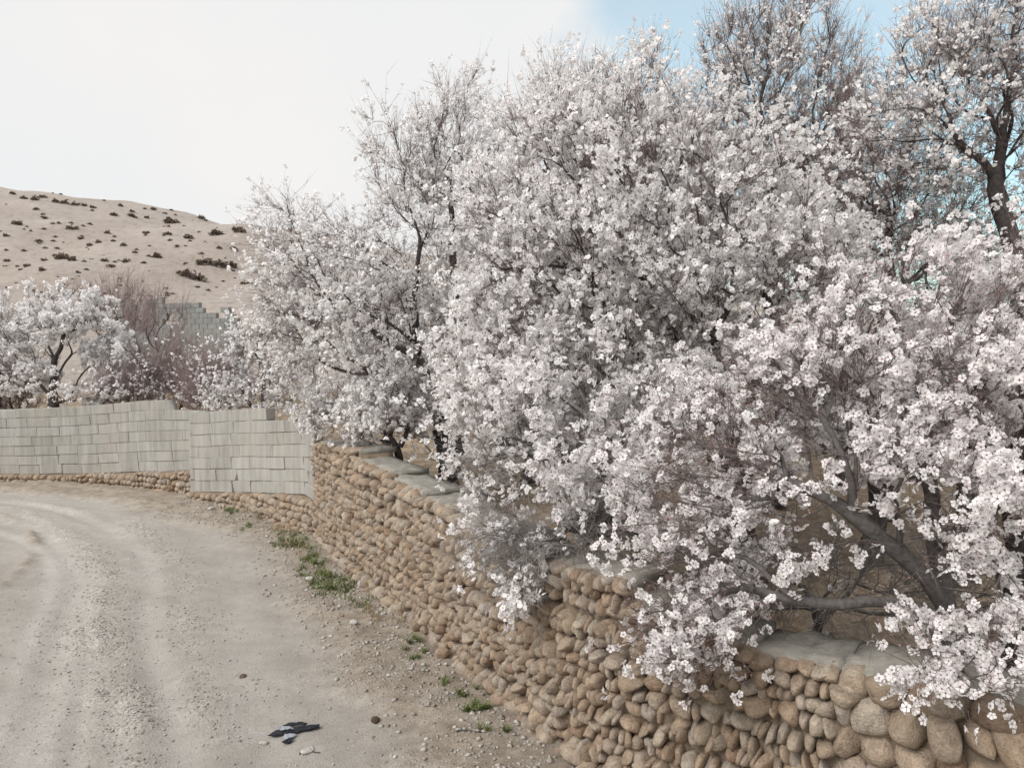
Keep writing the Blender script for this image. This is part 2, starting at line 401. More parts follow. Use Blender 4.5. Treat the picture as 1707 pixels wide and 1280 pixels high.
Z = Z + 0.030 * gL1 + 0.016 * gL2 + 0.022 * rut(T1, 0.10, 31) + 0.026 * rut(T2, 0.13, 32) + 0.018 * rut(T3, 0.06, 33) + 0.012 * rut(T4, 0.16, 34) + 0.012 * rut(T5, 0.05, 35) + 0.014 * rut(T6, 0.07, 36)
Z = Z + 0.007 * n5 + 0.007 * gravel * n4 + 0.006 * gravel * n3 + 0.035 * np.exp(-(LB / 0.07) ** 2) * np.clip(0.5 + 0.7 * n2 + 0.4 * n3, 0, 2)
Z = Z + 0.05 * verge * (sdist > -2.2) * (1 + 0.4 * n2 + 0.15 * n3) 
oz = 0.62 + 0.10 * n1 + 0.05 * n2 + 0.02 * n3 + 0.012 * np.clip(sdist, 0, 25)
Z = Z * (1 - orch) + oz * orch
def fix_far(Z):
    r = np.hypot(XY[:, 0], XY[:, 1]); k = smooth01((r - 150) / 250); return Z * (1 - k)
Z = fix_far(Z)
nx, ny = len(gx), len(gy)
idx = np.arange(nx * ny).reshape(ny, nx)
F = np.stack([idx[:-1, :-1].ravel(), idx[:-1, 1:].ravel(), idx[1:, 1:].ravel(), idx[1:, :-1].ravel()], 1)
me = np_mesh('ground', np.c_[XY, Z], [F], [M_ground], True, attrs={'gravel': gravel, 'track': track, 'verge': verge, 'orchard': orch})
tag(link('ground', me), 'pale dusty gravel road and dry orchard soil', kind='structure')
ZG = Z.reshape(ny, nx); GRG = gravel.reshape(ny, nx); VEG = verge.reshape(ny, nx); SDG = sdist.reshape(ny, nx)
def bil(A, x, y):
    i = np.clip(np.searchsorted(gx, x) - 1, 0, nx - 2); j = np.clip(np.searchsorted(gy, y) - 1, 0, ny - 2)
    tx = (x - gx[i]) / (gx[i + 1] - gx[i]); ty = (y - gy[j]) / (gy[j + 1] - gy[j])
    return (A[j, i] * (1 - tx) + A[j, i + 1] * tx) * (1 - ty) + (A[j + 1, i] * (1 - tx) + A[j + 1, i + 1] * tx) * ty
def gz(x, y): return float(bil(ZG, np.array([x]), np.array([y]))[0])

# ------------------------------------------------------------------ hill
def ridge(x):
    pts = [(-400, 34), (-150, 29), (-90, 24.6), (-70, 22.8), (-60, 21.7), (-45, 20.0), (-30, 17.6), (-10, 14.2), (15, 10.5), (45, 7.0), (90, 4.2), (250, 2)]
    return np.interp(x, [p[0] for p in pts], [p[1] for p in pts])
def hill_z(x, y):
    P = np.stack([x, y, np.zeros_like(x)], -1).reshape(-1, 3)
    w = (wob(P, 0.16, 11) * 0.55 + wob(P, 0.5, 12) * 0.22 + wob(P, 1.7, 13) * 0.07).reshape(np.shape(x))
    t = (y - 30) / 62.0
    prof = np.where(t < 1, np.clip(t, 0, 1) ** 1.12, 1 - 0.25 * np.clip((t - 1), 0, 4) ** 1.5)
    prof = np.where(t < 1, 1 - (1 - np.clip(t, 0, 1)) ** 1.25, prof)
    return -0.4 + ridge(x) * np.clip(prof, -0.05, 1.2) + w * smooth01(t * 3)
hx = np.r_[np.arange(-420, -110, 8.0), np.arange(-110, 30, 0.8), np.arange(30, 260, 8.0)]
hy = np.r_[np.arange(28, 100, 0.7), np.arange(100, 190, 5.0)]
HX, HY = np.meshgrid(hx, hy); HZ = hill_z(HX, HY)
idx = np.arange(HX.size).reshape(HX.shape)
F = np.stack([idx[:-1, :-1].ravel(), idx[:-1, 1:].ravel(), idx[1:, 1:].ravel(), idx[1:, :-1].ravel()], 1)
tag(link('hill', np_mesh('hill', np.stack([HX.ravel(), HY.ravel(), HZ.ravel()], 1), [F], [M_hill])), 'bare tan hillside dotted with scrub', kind='structure')

# ------------------------------------------------------------------ stones
def ico(sub):
    bm = bmesh.new(); bmesh.ops.create_icosphere(bm, subdivisions=sub, radius=1.0)
    V = np.array([v.co[:] for v in bm.verts]); F = np.array([[v.index for v in f.verts] for f in bm.faces]); bm.free(); return V, F
def cobble(V, seed, boxy=0.55, rough=0.13):
    r = np.random.default_rng(seed)
    p = 2.0 + 1.6 * boxy
    q = V / (np.sum(np.abs(V) ** p, 1) ** (1 / p))[:, None]
    q = q * (1 + rough * wob(q, 1.9, seed)[:, None] + rough * 0.45 * wob(q, 4.3, seed + 50)[:, None])
    for _ in range(5):                                       # flattish broken faces
        d = nrm(r.normal(size=3)); h = r.uniform(0.68, 0.92); e = q @ d - h
        q = q - np.where(e > 0, e * 0.82, 0)[:, None] * d
    return q
ICO3, ICO2, ICO1 = ico(3), ico(2), ico(1)
stone_meshes = []
for k in range(14):
    me = np_mesh('cobble', cobble(ICO3[0], 100 + k), [ICO3[1]], [M_stone]); stone_meshes.append(me)
stone_tpl = [cobble(ICO2[0], 200 + k) for k in range(16)]
stone_lo = []
for k in range(8):
    stone_lo.append(np_mesh('cobble_small', cobble(ICO2[0], 300 + k), [ICO2[1]], [M_stone]))

def stone_frame(pos2, T, N, z, w, h, dep, lean, yaw):
    """matrix: local x along wall, y = out of the wall, z up"""
    t3, n3_, up = np.array([T[0], T[1], 0]), np.array([N[0], N[1], 0]), np.array([0, 0, 1.0])
    x = t3 * math.cos(lean) + up * math.sin(lean); zz = -t3 * math.sin(lean) + up * math.cos(lean)
    x2 = x * math.cos(yaw) + n3_ * math.sin(yaw); y2 = -x * math.sin(yaw) + n3_ * math.cos(yaw)
    M = np.eye(4); M[:3, 0] = x2 * w / 2; M[:3, 1] = y2 * dep / 2; M[:3, 2] = zz * h / 2
    M[:3, 3] = (pos2[0], pos2[1], z); return M

cw = empty('cobble_wall', (*WP[len(WP) // 2], 0.0))
tag(cw, 'curving wall of tan river cobbles with stepped cement top along the road', 'wall')
cw_inv = Matrix.Translation(-cw.location)
# courses
all_st = []
s_mid = np.interp(1100, u_s, WS); s_near = np.interp(1390, u_s, WS); s_end = np.interp(1900, u_s, WS) + 0.4
courses_far = [0.105, 0.095, 0.11, 0.09, 0.105, 0.10, 0.095, 0.11, 0.095, 0.10, 0.09, 0.11, 0.10, 0.095, 0.10, 0.10, 0.1]
courses_mid = [0.105, 0.10, 0.11, 0.105, 0.10, 0.11, 0.105, 0.11, 0.10, 0.105, 0.11, 0.1]
courses_near = [0.105, 0.11, 0.105, 0.12, 0.115, 0.12, 0.17, 0.20, 0.2]
def add_course(s_lo, s_hi, zc, h, big, ci):
    s = s_lo + rng.uniform(0, 0.05)
    ph = rng.uniform(0, 6.28); lean_c = (0.26 if ci % 2 else -0.2) + rng.uniform(-0.2, 0.2)
    while s < s_hi:
        asp = rng.choice([0.42, 0.58, 0.75, 1.0, 1.4], p=[0.28, 0.30, 0.22, 0.13, 0.07])
        if big: asp = rng.choice([0.6, 0.8, 1.0, 1.35], p=[0.32, 0.35, 0.23, 0.1])
        hh = h * rng.uniform(0.8, 1.28); w = h * asp * rng.uniform(0.85, 1.15)
        w = min(w, 0.25); hh = min(hh, 0.215); sc = s + w / 2; tz = top_z(sc)
        z = zc + 0.022 * math.sin(sc * 1.7 + ph) + rng.normal(0, 0.009)
        if z + h * 0.28 < tz:
            if z + hh * 0.52 > tz + 0.015:
                hh = max(0.06, (tz + 0.02 - (z - hh / 2))); z = tz + 0.02 - hh / 2
            all_st.append((sc, z, w * 1.04, hh * 1.04, rng.uniform(0.15, 0.26), lean_c + rng.normal(0, 0.27), rng.normal(0, 0.28), rng.normal(0, 0.022)))
        s += w * 0.97
zc = 0.0
for ci, h in enumerate(courses_far):
    add_course(0.0, s_mid, zc + h / 2, h, False, ci); zc += h * 0.95
zc = 0.0
for ci, h in enumerate(courses_mid):
    add_course(s_mid, s_near, zc + h / 2, h, False, ci); zc += h * 0.95
zc = 0.0
for ci, h in enumerate(courses_near):
    add_course(s_near, s_end, zc + h / 2, h, h > 0.14, ci); zc += h * 0.95
# leftover top gaps: a finishing row that follows the stepped edge
for s0, s1, z0, z1 in segs:
    s = s0
    while s < min(s1, s_end):
        big = s > s_near; h = 0.16 if big else 0.095
        w = h * rng.uniform(0.8, 1.6); sc = s + w / 2
        all_st.append((sc, top_z(sc) - h * 0.42 + rng.normal(0, 0.006), w * 1.06, h, rng.uniform(0.17, 0.24), rng.normal(0, 0.16), rng.normal(0, 0.12), rng.normal(0, 0.012) - 0.006)); s += w * 0.98
# a few bigger stones at the foot
for _ in range(55):
    sc = rng.uniform(0, s_near); w = rng.uniform(0.13, 0.24)
    all_st.append((sc, rng.uniform(0.02, 0.09), w, w * rng.uniform(0.6, 0.9), 0.26, rng.normal(0, 0.3), rng.normal(0, 0.2), 0.035))
# size in the picture
ss = np.array([a[0] for a in all_st]); P2, T2_, N2_ = wall_at(ss)
zz = np.array([a[1] for a in all_st]); dep = P2[:, 1] * math.cos(PITCH) - (zz - CAMZ) * math.sin(PITCH)
uu = CU + FPX * P2[:, 0] / dep; vv = CV - FPX * (P2[:, 1] * math.sin(PITCH) + (zz - CAMZ) * math.cos(PITCH)) / dep
size = np.array([a[2] * a[3] for a in all_st]) / dep ** 2
size = np.where((uu > -20) & (uu < 1730) & (vv < 1300) & (dep > 0), size, 0)
order = np.argsort(-size); pick = set(order[:300].tolist())
VV, FF, RR = [], [], []; base_i = 0
for i, (sc, z, w, h, dp, lean, yaw, out) in enumerate(all_st):
    M = stone_frame(P2[i] + N2_[i] * (out - dp / 2 + 0.055), T2_[i], N2_[i], z, w, h, dp, lean, yaw)
    if i in pick:
        o = bpy.data.objects.new('stone', stone_meshes[i % 14]); C.objects.link(o); o.parent = cw
        o.matrix_local = cw_inv @ Matrix(M.tolist())
    else:
        t = stone_tpl[rng.integers(16)]
        VV.append(t @ M[:3, :3].T + M[:3, 3]); FF.append(ICO2[1] + base_i); base_i += len(t); RR.append(np.full(len(t), rng.uniform()))
me = np_mesh('stones', np.vstack(VV) - np.array(cw.location), [np.vstack(FF)], [M_stone_j], attrs={'rnd': np.concatenate(RR)})
o = link('smaller_stones', me, cw); tag(o, kind='stuff')
print('stones', len(all_st))

# mud core and cement caps
def strip_solid(sv, off_f, off_b, zb, zt, jit=0.0, seed=0):
    r = np.random.default_rng(seed); n = len(sv); P, T, N = wall_at(sv)
    rows = []
    nc = 5
    for k in range(nc):                                      # top, front to back
        t = k / (nc - 1); off = off_f * (1 - t) + off_b * t
        rows.append(np.c_[P + N * (off + (r.normal(0, jit, n)[:, None] if k in (0, nc - 1) else 0)), zt + r.normal(0, jit * 0.7, n)])
    bot_b = np.c_[rows[-1][:, :2], zb]; bot_f = np.c_[rows[0][:, :2], zb]
    ring = rows + [bot_b, bot_f]; V = np.stack(ring, 1); m = len(ring)
    idx = np.arange(n * m).reshape(n, m); F = []
    for k in range(m):
        a, b = idx[:-1, k], idx[1:, k]; k2 = (k + 1) % m; c, d = idx[1:, k2], idx[:-1, k2]
        F.append(np.stack([a, b, c, d], 1))
    return V.reshape(-1, 3), np.vstack(F), [idx[0], idx[-1][::-1]]
THICK = 0.46
for k, (s0, s1, z0, z1) in enumerate(segs):
    sv = np.linspace(s0, s1, max(4, int((s1 - s0) / 0.06))); zt = z0 + (z1 - z0) * (sv - s0) / (s1 - s0)
    V, F, ends = strip_solid(sv, -0.052, -THICK, np.full(len(sv), -0.1), zt - 0.05, 0.0, k)
    me = np_mesh('core', V - np.array(cw.location), [F, np.array(ends)], [M_mud], False); link('mud_core', me, cw)
    V, F, ends = strip_solid(sv, -0.06, -THICK - 0.03, zt - 0.055, zt + 0.012, 0.016, 40 + k)
    me = np_mesh('cap', V - np.array(cw.location), [F, np.array(ends)], [M_cap], True)
    link('cement_cap', me, cw)

# ------------------------------------------------------------------ block walls
def block_mesh(seed):
    bm = bmesh.new(); bmesh.ops.create_cube(bm, size=1.0)
    for v in bm.verts: v.co.x *= 0.39; v.co.y *= 0.16; v.co.z *= 0.186
    bmesh.ops.bevel(bm, geom=bm.edges[:], offset=0.006, segments=1, affect='EDGES')
    r = random.Random(seed)
    for v in bm.verts: v.co += Vector((r.gauss(0, .0018), r.gauss(0, .0025), r.gauss(0, .0022)))
    me = bpy.data.meshes.new('block'); bm.to_mesh(me); bm.free(); me.materials.append(M_block); return me
blocks = [block_mesh(k) for k in range(8)]
def put(o, parent, M):
    o.parent = parent; o.matrix_local = Matrix.Translation(-parent.location) @ Matrix(M.tolist())
def block_wall(line, label, ncourse_f, zb_f, zt_f, blen, name='block_wall'):
    """line: face line; zb_f(t), zt_f(t): lowest block edge and top edge over ncourse courses"""
    L = np.r_[0, np.cumsum(np.linalg.norm(np.diff(line, axis=0), axis=1))]; tot = L[-1]
    T = nrm(np.gradient(line, axis=0)); N = np.stack([T[:, 1], -T[:, 0]], 1)
    if N[len(N) // 2] @ (-line[len(line) // 2]) < 0: N = -N
    def at(s): 
        return np.array([np.interp(s, L, line[:, 0]), np.interp(s, L, line[:, 1])]), nrm(np.array([np.interp(s, L, T[:, 0]), np.interp(s, L, T[:, 1])])), nrm(np.array([np.interp(s, L, N[:, 0]), np.interp(s, L, N[:, 1])]))
    root = empty(name, (*line[len(line) // 2], 0)); tag(root, label, 'wall')
    r = np.random.default_rng(int(tot * 100))
    for c in range(8):
        s = -r.uniform(0, blen) if c % 2 else -0.02
        while s < tot - 0.08:
            w = blen * r.uniform(0.93, 1.05)
            a, b = max(s, 0), min(s + w, tot); 
            if b - a > 0.07:
                sc = (a + b) / 2; t = sc / tot; n_here = ncourse_f(t)
                if c < n_here:
                    p, tt, nn = at(sc); ch = (zt_f(t) - zb_f(t)) / 7.0
                    dz = 0.02; slope = ((zb_f(min(1, t + dz)) - zb_f(max(0, t - dz))) + (c / 7) * ((zt_f(min(1, t + dz)) - zb_f(min(1, t + dz))) - (zt_f(max(0, t - dz)) - zb_f(max(0, t - dz))))) / (tot * (min(1, t + dz) - max(0, t - dz)))
                    z = zb_f(t) + (c + 0.5) * ch + r.normal(0, 0.004)
                    tilt = r.normal(0, 0.012) + 0.03; lean = math.atan(slope) + r.normal(0, 0.006)
                    M = stone_frame(p + nn * (-0.08 + r.normal(0, 0.003)), tt, nn, z, 2 * (b - a - r.choice([-0.006, -0.005, -0.004, 0.005])) / 0.39, 2 * (ch - 0.012) / 0.186, 2.0, lean, r.normal(0, 0.003))
                    up = M[:3, 2].copy(); nv = M[:3, 1].copy(); M[:3, 2] = up * math.cos(tilt) + nv * math.sin(tilt) * 0.98
                    o = bpy.data.objects.new('block', blocks[r.integers(8)]); C.objects.link(o); put(o, root, M)
            s += w
    # mortar core a little behind the block faces
    sv = np.linspace(0.02, tot - 0.02, int(tot / 0.1)); 
    V = []; 
    for s in sv:
        p, tt, nn = at(s); t = s / tot; ch = (zt_f(t) - zb_f(t)) / 7.0; zt = zb_f(t) + ch * ncourse_f(t) - 0.015
        V += [[*(p - nn * 0.012), zb_f(t) - 0.02], [*(p - nn * 0.012), zt], [*(p - nn * 0.15), zt], [*(p - nn * 0.15), zb_f(t) - 0.02]]
    idx = np.arange(len(V)).reshape(-1, 4); F = []
    for k in range(4): F.append(np.stack([idx[:-1, k], idx[1:, k], idx[1:, (k + 1) % 4], idx[:-1, (k + 1) % 4]], 1))
    link('mortar', np_mesh('mortar', np.array(V) - np.array(root.location), [np.vstack(F), np.array([idx[0], idx[-1][::-1]])], [M_joint], False), root)
    # cobble footing under the blocks
    zmax = max(zb_f(t) for t in np.linspace(0, 1, 20)); z = 0.03
    while z < zmax:
        h = r.uniform(0.10, 0.13); s = r.uniform(0, 0.05)
        while s < tot:
            w = h * r.choice([0.7, 0.9, 1.2, 1.5]) * r.uniform(0.9, 1.1); t = min(1, (s + w / 2) / tot)
            if z + h * 0.15 < zb_f(t):
                p, tt, nn = at(s + w / 2); hh = min(h * 1.15, 2 * (zb_f(t) - z) + 0.03)
                M = stone_frame(p + nn * (r.normal(0, 0.012) - 0.01 + 0.03 * (1 - z / max(0.3, zmax))), tt, nn, min(z + r.normal(0, 0.01), zb_f(t) - hh / 2 + 0.01), w * 1.1, hh, 0.2, r.normal(0, 0.25), r.normal(0, 0.15))
                o = bpy.data.objects.new('stone', stone_lo[r.integers(8)]); C.objects.link(o); put(o, root, M)
            s += w
        z += h * 0.9
    V = []
    for s in sv:
        p, tt, nn = at(s); V += [[*(p + nn * 0.01), -0.1], [*(p + nn * 0.01), zb_f(s / tot) - 0.01], [*(p - nn * 0.22), zb_f(s / tot) - 0.01], [*(p - nn * 0.22), -0.1]]
    F = []
    for k in range(4): F.append(np.stack([idx[:-1, k], idx[1:, k], idx[1:, (k + 1) % 4], idx[:-1, (k + 1) % 4]], 1))
    link('mud_core', np_mesh('core', np.array(V) - np.array(root.location), [np.vstack(F), np.array([idx[0], idx[-1][::-1]])], [M_mud], False), root)
    return root
def prof(line, pts):
    """pts: (u, v) in the photograph along the face line -> z(t)"""
    L = np.r_[0, np.cumsum(np.linalg.norm(np.diff(line, axis=0), axis=1))]
    us = np.array([u_of(p[0], p[1], 1.0) for p in line]); ts, zs = [], []
    for u, v in pts:
        s = np.interp(u, us, L); p = np.array([np.interp(s, L, line[:, 0]), np.interp(s, L, line[:, 1])])
        ts.append(s / L[-1]); zs.append(z_of(p[0], p[1], v))
    tg = np.linspace(0, 1, 121); zg = np.interp(tg, ts, zs)
    for _ in range(60): zg[1:-1] = 0.25 * zg[:-2] + 0.5 * zg[1:-1] + 0.25 * zg[2:]
    return lambda t: float(np.interp(t, tg, zg)), (lambda u: float(np.interp(u, us, L) / L[-1]))
zbA, tA = prof(A_l, [(-250, 788), (0, 790), (120, 790), (230, 787), (335, 784)])
ztA, _ = prof(A_l, [(-250, 684), (0, 683), (120, 679), (200, 671), (280, 665), (335, 668)])
zbB, tB = prof(B_l, [(328, 820), (400, 821), (470, 823), (520, 825), (545, 838)])
ztB, _ = prof(B_l, [(328, 688), (400, 682), (465, 680), (520, 676), (545, 678)])
tA1, tB1, tB2 = tA(286), tB(443), tB(508)
block_wall(A_l, 'long grey cement block wall on a low cobble footing at the road bend', lambda t: 7 if t < tA1 else 6, zbA, ztA, 0.50)
block_wall(B_l, 'shorter cement block wall stepping down to meet the cobble wall', lambda t: 7 if t < tB1 else (6 if t < tB2 else 5), zbB, ztB, 0.62)

# old broken block wall below the hill
old = empty('broken_block_wall', W(285, 560, 29)); old.location.z = 0.9
tag(old, 'old grey block wall with a broken top below the hillside', 'wall')
r = np.random.default_rng(5)
pL, pR = W(185, 540, 30)[:2], W(400, 545, 27.5)[:2]; tt = nrm(pR - pL); nn = np.array([tt[1], -tt[0]]); tot = np.linalg.norm(pR - pL)
zb0 = W(300, 575, 28.5)[2]
ob = bpy.data.meshes.new('old_block'); ob_src = blocks[0].copy(); ob_src.materials.clear(); ob_src.materials.append(M_blockold)
for c in range(11):
    s = 0.2 * (c % 2)
    while s < tot - 0.2:
        f = s / tot; lim = 10.2 - 2.2 * max(0, (f - 0.35)) * 2.2 + 0.6 * math.sin(f * 23)
        if c < lim and not (c > 5 and r.random() < 0.07):
            M = stone_frame(pL + tt * (s + 0.2), tt, nn, zb0 - 0.3 + c * 0.195, 2.0 * 0.985, 2.0, 2.0, 0, 0)
            o = bpy.data.objects.new('block', ob_src); C.objects.link(o); put(o, old, M)
        s += 0.4
M = stone_frame(pL + tt * tot / 2 - nn * 0.02, tt, nn, zb0 - 0.55, tot, 1.4, 0.3, 0, 0)
bm = bmesh.new(); bmesh.ops.create_cube(bm, size=2.0); me = bpy.data.meshes.new('footing'); bm.to_mesh(me); bm.free(); me.materials.append(M_blockold)
put(link('footing', me), old, M)
# ------------------------------------------------------------------ trees
def skeleton(base, limbs, blobs, n, bf, seed, step=0.15):
    r = np.random.default_rng(seed)
    pos, par, plen, dirs = [], [], [], []
    def add(p, pa):
        i = len(pos); pos.append(np.asarray(p, float)); par.append(pa)
        if pa < 0: plen.append(0.0); dirs.append(np.array([0, 0, 1.0]))
        else:
            d = pos[i] - pos[pa]; L = np.linalg.norm(d); plen.append(plen[pa] + L); dirs.append(d / max(L, 1e-6))
        return i
    add(base, -1)
    for L in limbs:
        P = resample(catmull(np.array(L), 8), step * 0.8)
        if len(pos) == 1: st, pa = P[1:], 0
        else:
            d = np.linalg.norm(np.array(pos) - P[0], axis=1); pa = int(np.argmin(d)); st = P[1:] if d[pa] < 0.25 else P
        for q in st: pa = add(q + r.normal(0, 0.012, 3), pa)
    vol = np.array([b[1][0] * b[1][1] * b[1][2] * (b[2] if len(b) > 2 else 1) for b in blobs]); vol = vol ** 0.8; vol /= vol.sum()
    A = []
    for b, f in zip(blobs, vol):
        k = max(6, int(n * f)); d = nrm(r.normal(size=(k, 3))) * (r.uniform(0, 1, (k, 1)) ** 0.42)
        A.append(np.array(b[0]) + d * np.array(b[1]))
    A = np.vstack(A); m = len(A)
    P0 = np.array(pos); D = np.linalg.norm(A[:, None] - P0[None], axis=2)
    cost = D + bf * np.array(plen)[None]; bi = cost.argmin(1); bc = cost[np.arange(m), bi]
    done = np.zeros(m, bool)
    for _ in range(m):
        k = int(np.argmin(np.where(done, 1e9, bc))); done[k] = True
        pa = int(bi[k]); p0, d0 = pos[pa], dirs[pa]; L = np.linalg.norm(A[k] - p0)
        if L < 0.03: continue
        nst = max(1, int(round(L / step))); c = p0 + d0 * L * 0.38 + r.normal(0, 0.05 * L, 3); first = len(pos)
        for j in range(1, nst + 1):
            t = j / nst; q = (1 - t) ** 2 * p0 + 2 * t * (1 - t) * c + t * t * A[k]
            if j < nst: q = q + r.normal(0, 0.014, 3)
            pa = add(q, pa)
        NP = np.array(pos[first:]); NC = np.linalg.norm(A[:, None] - NP[None], axis=2) + bf * np.array(plen[first:])[None]
        j = NC.argmin(1); v = NC[np.arange(m), j]; w = v < bc; bc[w] = v[w]; bi[w] = first + j[w]
    return np.array(pos), np.array(par), np.array(dirs)

def tubes(chains, sides_f):
    """chains: list of (P (k,3), r (k,))"""
    VV, FF, b = [], [], 0
    for P, rad in chains:
        if len(P) < 2: continue
        sides = sides_f(rad[0]); T = nrm(np.gradient(P, axis=0))
        ref = np.array([0.31, 0.17, 0.93]) if abs(T[0, 2]) < 0.9 else np.array([1.0, 0.1, 0])
        X = nrm(np.cross(T, ref)); Y = np.cross(T, X)
        a = np.arange(sides) / sides * 2 * math.pi
        ring = P[:, None] + rad[:, None, None] * (np.cos(a)[None, :, None] * X[:, None] + np.sin(a)[None, :, None] * Y[:, None])
        VV.append(ring.reshape(-1, 3)); n = len(P); i = np.arange(n * sides).reshape(n, sides) + b; j = np.roll(i, -1, axis=1)
        FF.append(np.stack([i[:-1].ravel(), j[:-1].ravel(), j[1:].ravel(), i[1:].ravel()], 1)); b += n * sides
    return (np.vstack(VV), np.vstack(FF)) if VV else (np.zeros((0, 3)), np.zeros((0, 4), int))

def twig_tubes(P, rad):
    """P (N,k,3) rad (N,k): three-sided tubes"""
    N, k, _ = P.shape; T = nrm(P[:, -1] - P[:, 0]); ref = np.where(np.abs(T[:, 2:3]) < 0.85, np.array([[0, 0, 1.0]]), np.array([[1.0, 0, 0]]))
    X = nrm(np.cross(T, ref)); Y = np.cross(T, X); a = np.arange(3) * 2.0944
    Q = P[:, :-1]; k -= 1
    ring = Q[:, :, None] + rad[:, :-1, None, None] * (np.cos(a)[None, None, :, None] * X[:, None, None] + np.sin(a)[None, None, :, None] * Y[:, None, None])
    V = np.concatenate([ring.reshape(N, k * 3, 3), P[:, -1:]], 1); m = k * 3 + 1
    off = (np.arange(N) * m)[:, None]; quads, tris = [], []
    for i in range(3):
        j = (i + 1) % 3
        for s in range(k - 1): quads.append(np.array([s * 3 + i, s * 3 + j, s * 3 + 3 + j, s * 3 + 3 + i]) + off)
        tris.append(np.array([(k - 1) * 3 + i, (k - 1) * 3 + j, m - 1]) + off)
    return V.reshape(-1, 3), (np.vstack(quads) if quads else np.zeros((0, 4), int)), np.vstack(tris)

# flower template: five cupped petals and a dark heart
def flower_tpl():
    V, F = [], []
    for i in range(5):
        a = i * 2 * math.pi / 5; b = len(V)
        for rr, da, z in ((0.06, 0, 0.0), (0.80, -0.54, 0.26), (0.98, 0.0, 0.26), (0.80, 0.54, 0.26)):
            V.append((rr * math.cos(a + da), rr * math.sin(a + da), z))
        F.append((b, b + 1, b + 2, b + 3))
    b = len(V); H = []
    for i in range(3):
        a = i * 2.0944; V.append((0.27 * math.cos(a), 0.27 * math.sin(a), 0.17)); H.append(b + i)
    return np.array(V), np.array(F), np.array([H])
FL_V, FL_F, FL_H = flower_tpl()
# far flower: two folded petals pairs
FAR_V = np.array([(-1, -.55, .3), (0, -.75, 0), (1, -.5, .35), (.9, .5, .3), (0, .8, 0), (-.95, .6, .28)]); FAR_F = np.array([(0, 1, 4, 5), (1, 2, 3, 4)])
BUD_V = np.array([(0.3, 0, 0.2), (-0.2, 0.28, 0.3), (-0.2, -0.28, 0.25), (0, 0, 1.0)]); BUD_F = np.array([(0, 1, 3), (1, 2, 3), (2, 0, 3), (0, 2, 1)])
def frames(N, r):
    Zv = nrm(N); a = nrm(r.normal(size=N.shape)); X = nrm(np.cross(a, Zv)); return X, np.cross(Zv, X), Zv
def flowers_mesh(P, N, size, heart, r, name, tint):
    X, Y, Zv = frames(N, r); n = len(P)
    if not heart:
        T = FAR_V[None] * r.uniform(0.72, 1.15, (n, 6))[:, :, None]; T[:, :, 2] *= r.uniform(-0.6, 2.2, (n, 1))
        V = P[:, None] + size[:, None, None] * (T[:, :, 0:1] * X[:, None] + T[:, :, 1:2] * Y[:, None] + T[:, :, 2:3] * Zv[:, None])
        return np_mesh(name, V.reshape(-1, 3), [(FAR_F[None] + (np.arange(n) * 6)[:, None, None]).reshape(-1, 4)], [M_petal], False, None, {'tint': np.repeat(np.clip(r.normal(tint, 0.3, n), 0, 1), 6)})
    nv = 23 if heart else 20; T = FL_V[:nv]
    T = T[None] * np.ones((n, 1, 1)); cup = r.uniform(0.4, 2.2, (n, 1)); T = np.concatenate([T[:, :, :2], T[:, :, 2:] * cup[:, :, None]], 2)
    T[:, :20] *= r.uniform(0.86, 1.10, (n, 20))[:, :, None]
    V = P[:, None] + size[:, None, None] * (T[:, :, 0:1] * X[:, None] + T[:, :, 1:2] * Y[:, None] + T[:, :, 2:3] * Zv[:, None])
    off = (np.arange(n) * nv)[:, None, None]
    F = (FL_F[None] + off).reshape(-1, 4); fs = [F]; mi = np.zeros(len(F), int)
    if heart:
        H = (FL_H[None] + off).reshape(-1, 3); fs.append(H); mi = np.r_[mi, np.ones(len(H), int)]
    return np_mesh(name, V.reshape(-1, 3), fs, [M_petal, M_heart], False, mi, {'tint': np.repeat(np.clip(r.normal(tint, 0.3, n), 0, 1), nv)})
def buds_mesh(P, N, size, r, name):
    X, Y, Zv = frames(N, r); n = len(P)
    V = P[:, None] + size[:, None, None] * (BUD_V[None, :, 0:1] * X[:, None] + BUD_V[None, :, 1:2] * Y[:, None] + BUD_V[None, :, 2:3] * Zv[:, None])
    return np_mesh(name, V.reshape(-1, 3), [(BUD_F[None] + (np.arange(n) * 4)[:, None, None]).reshape(-1, 3)], [M_bud], False)

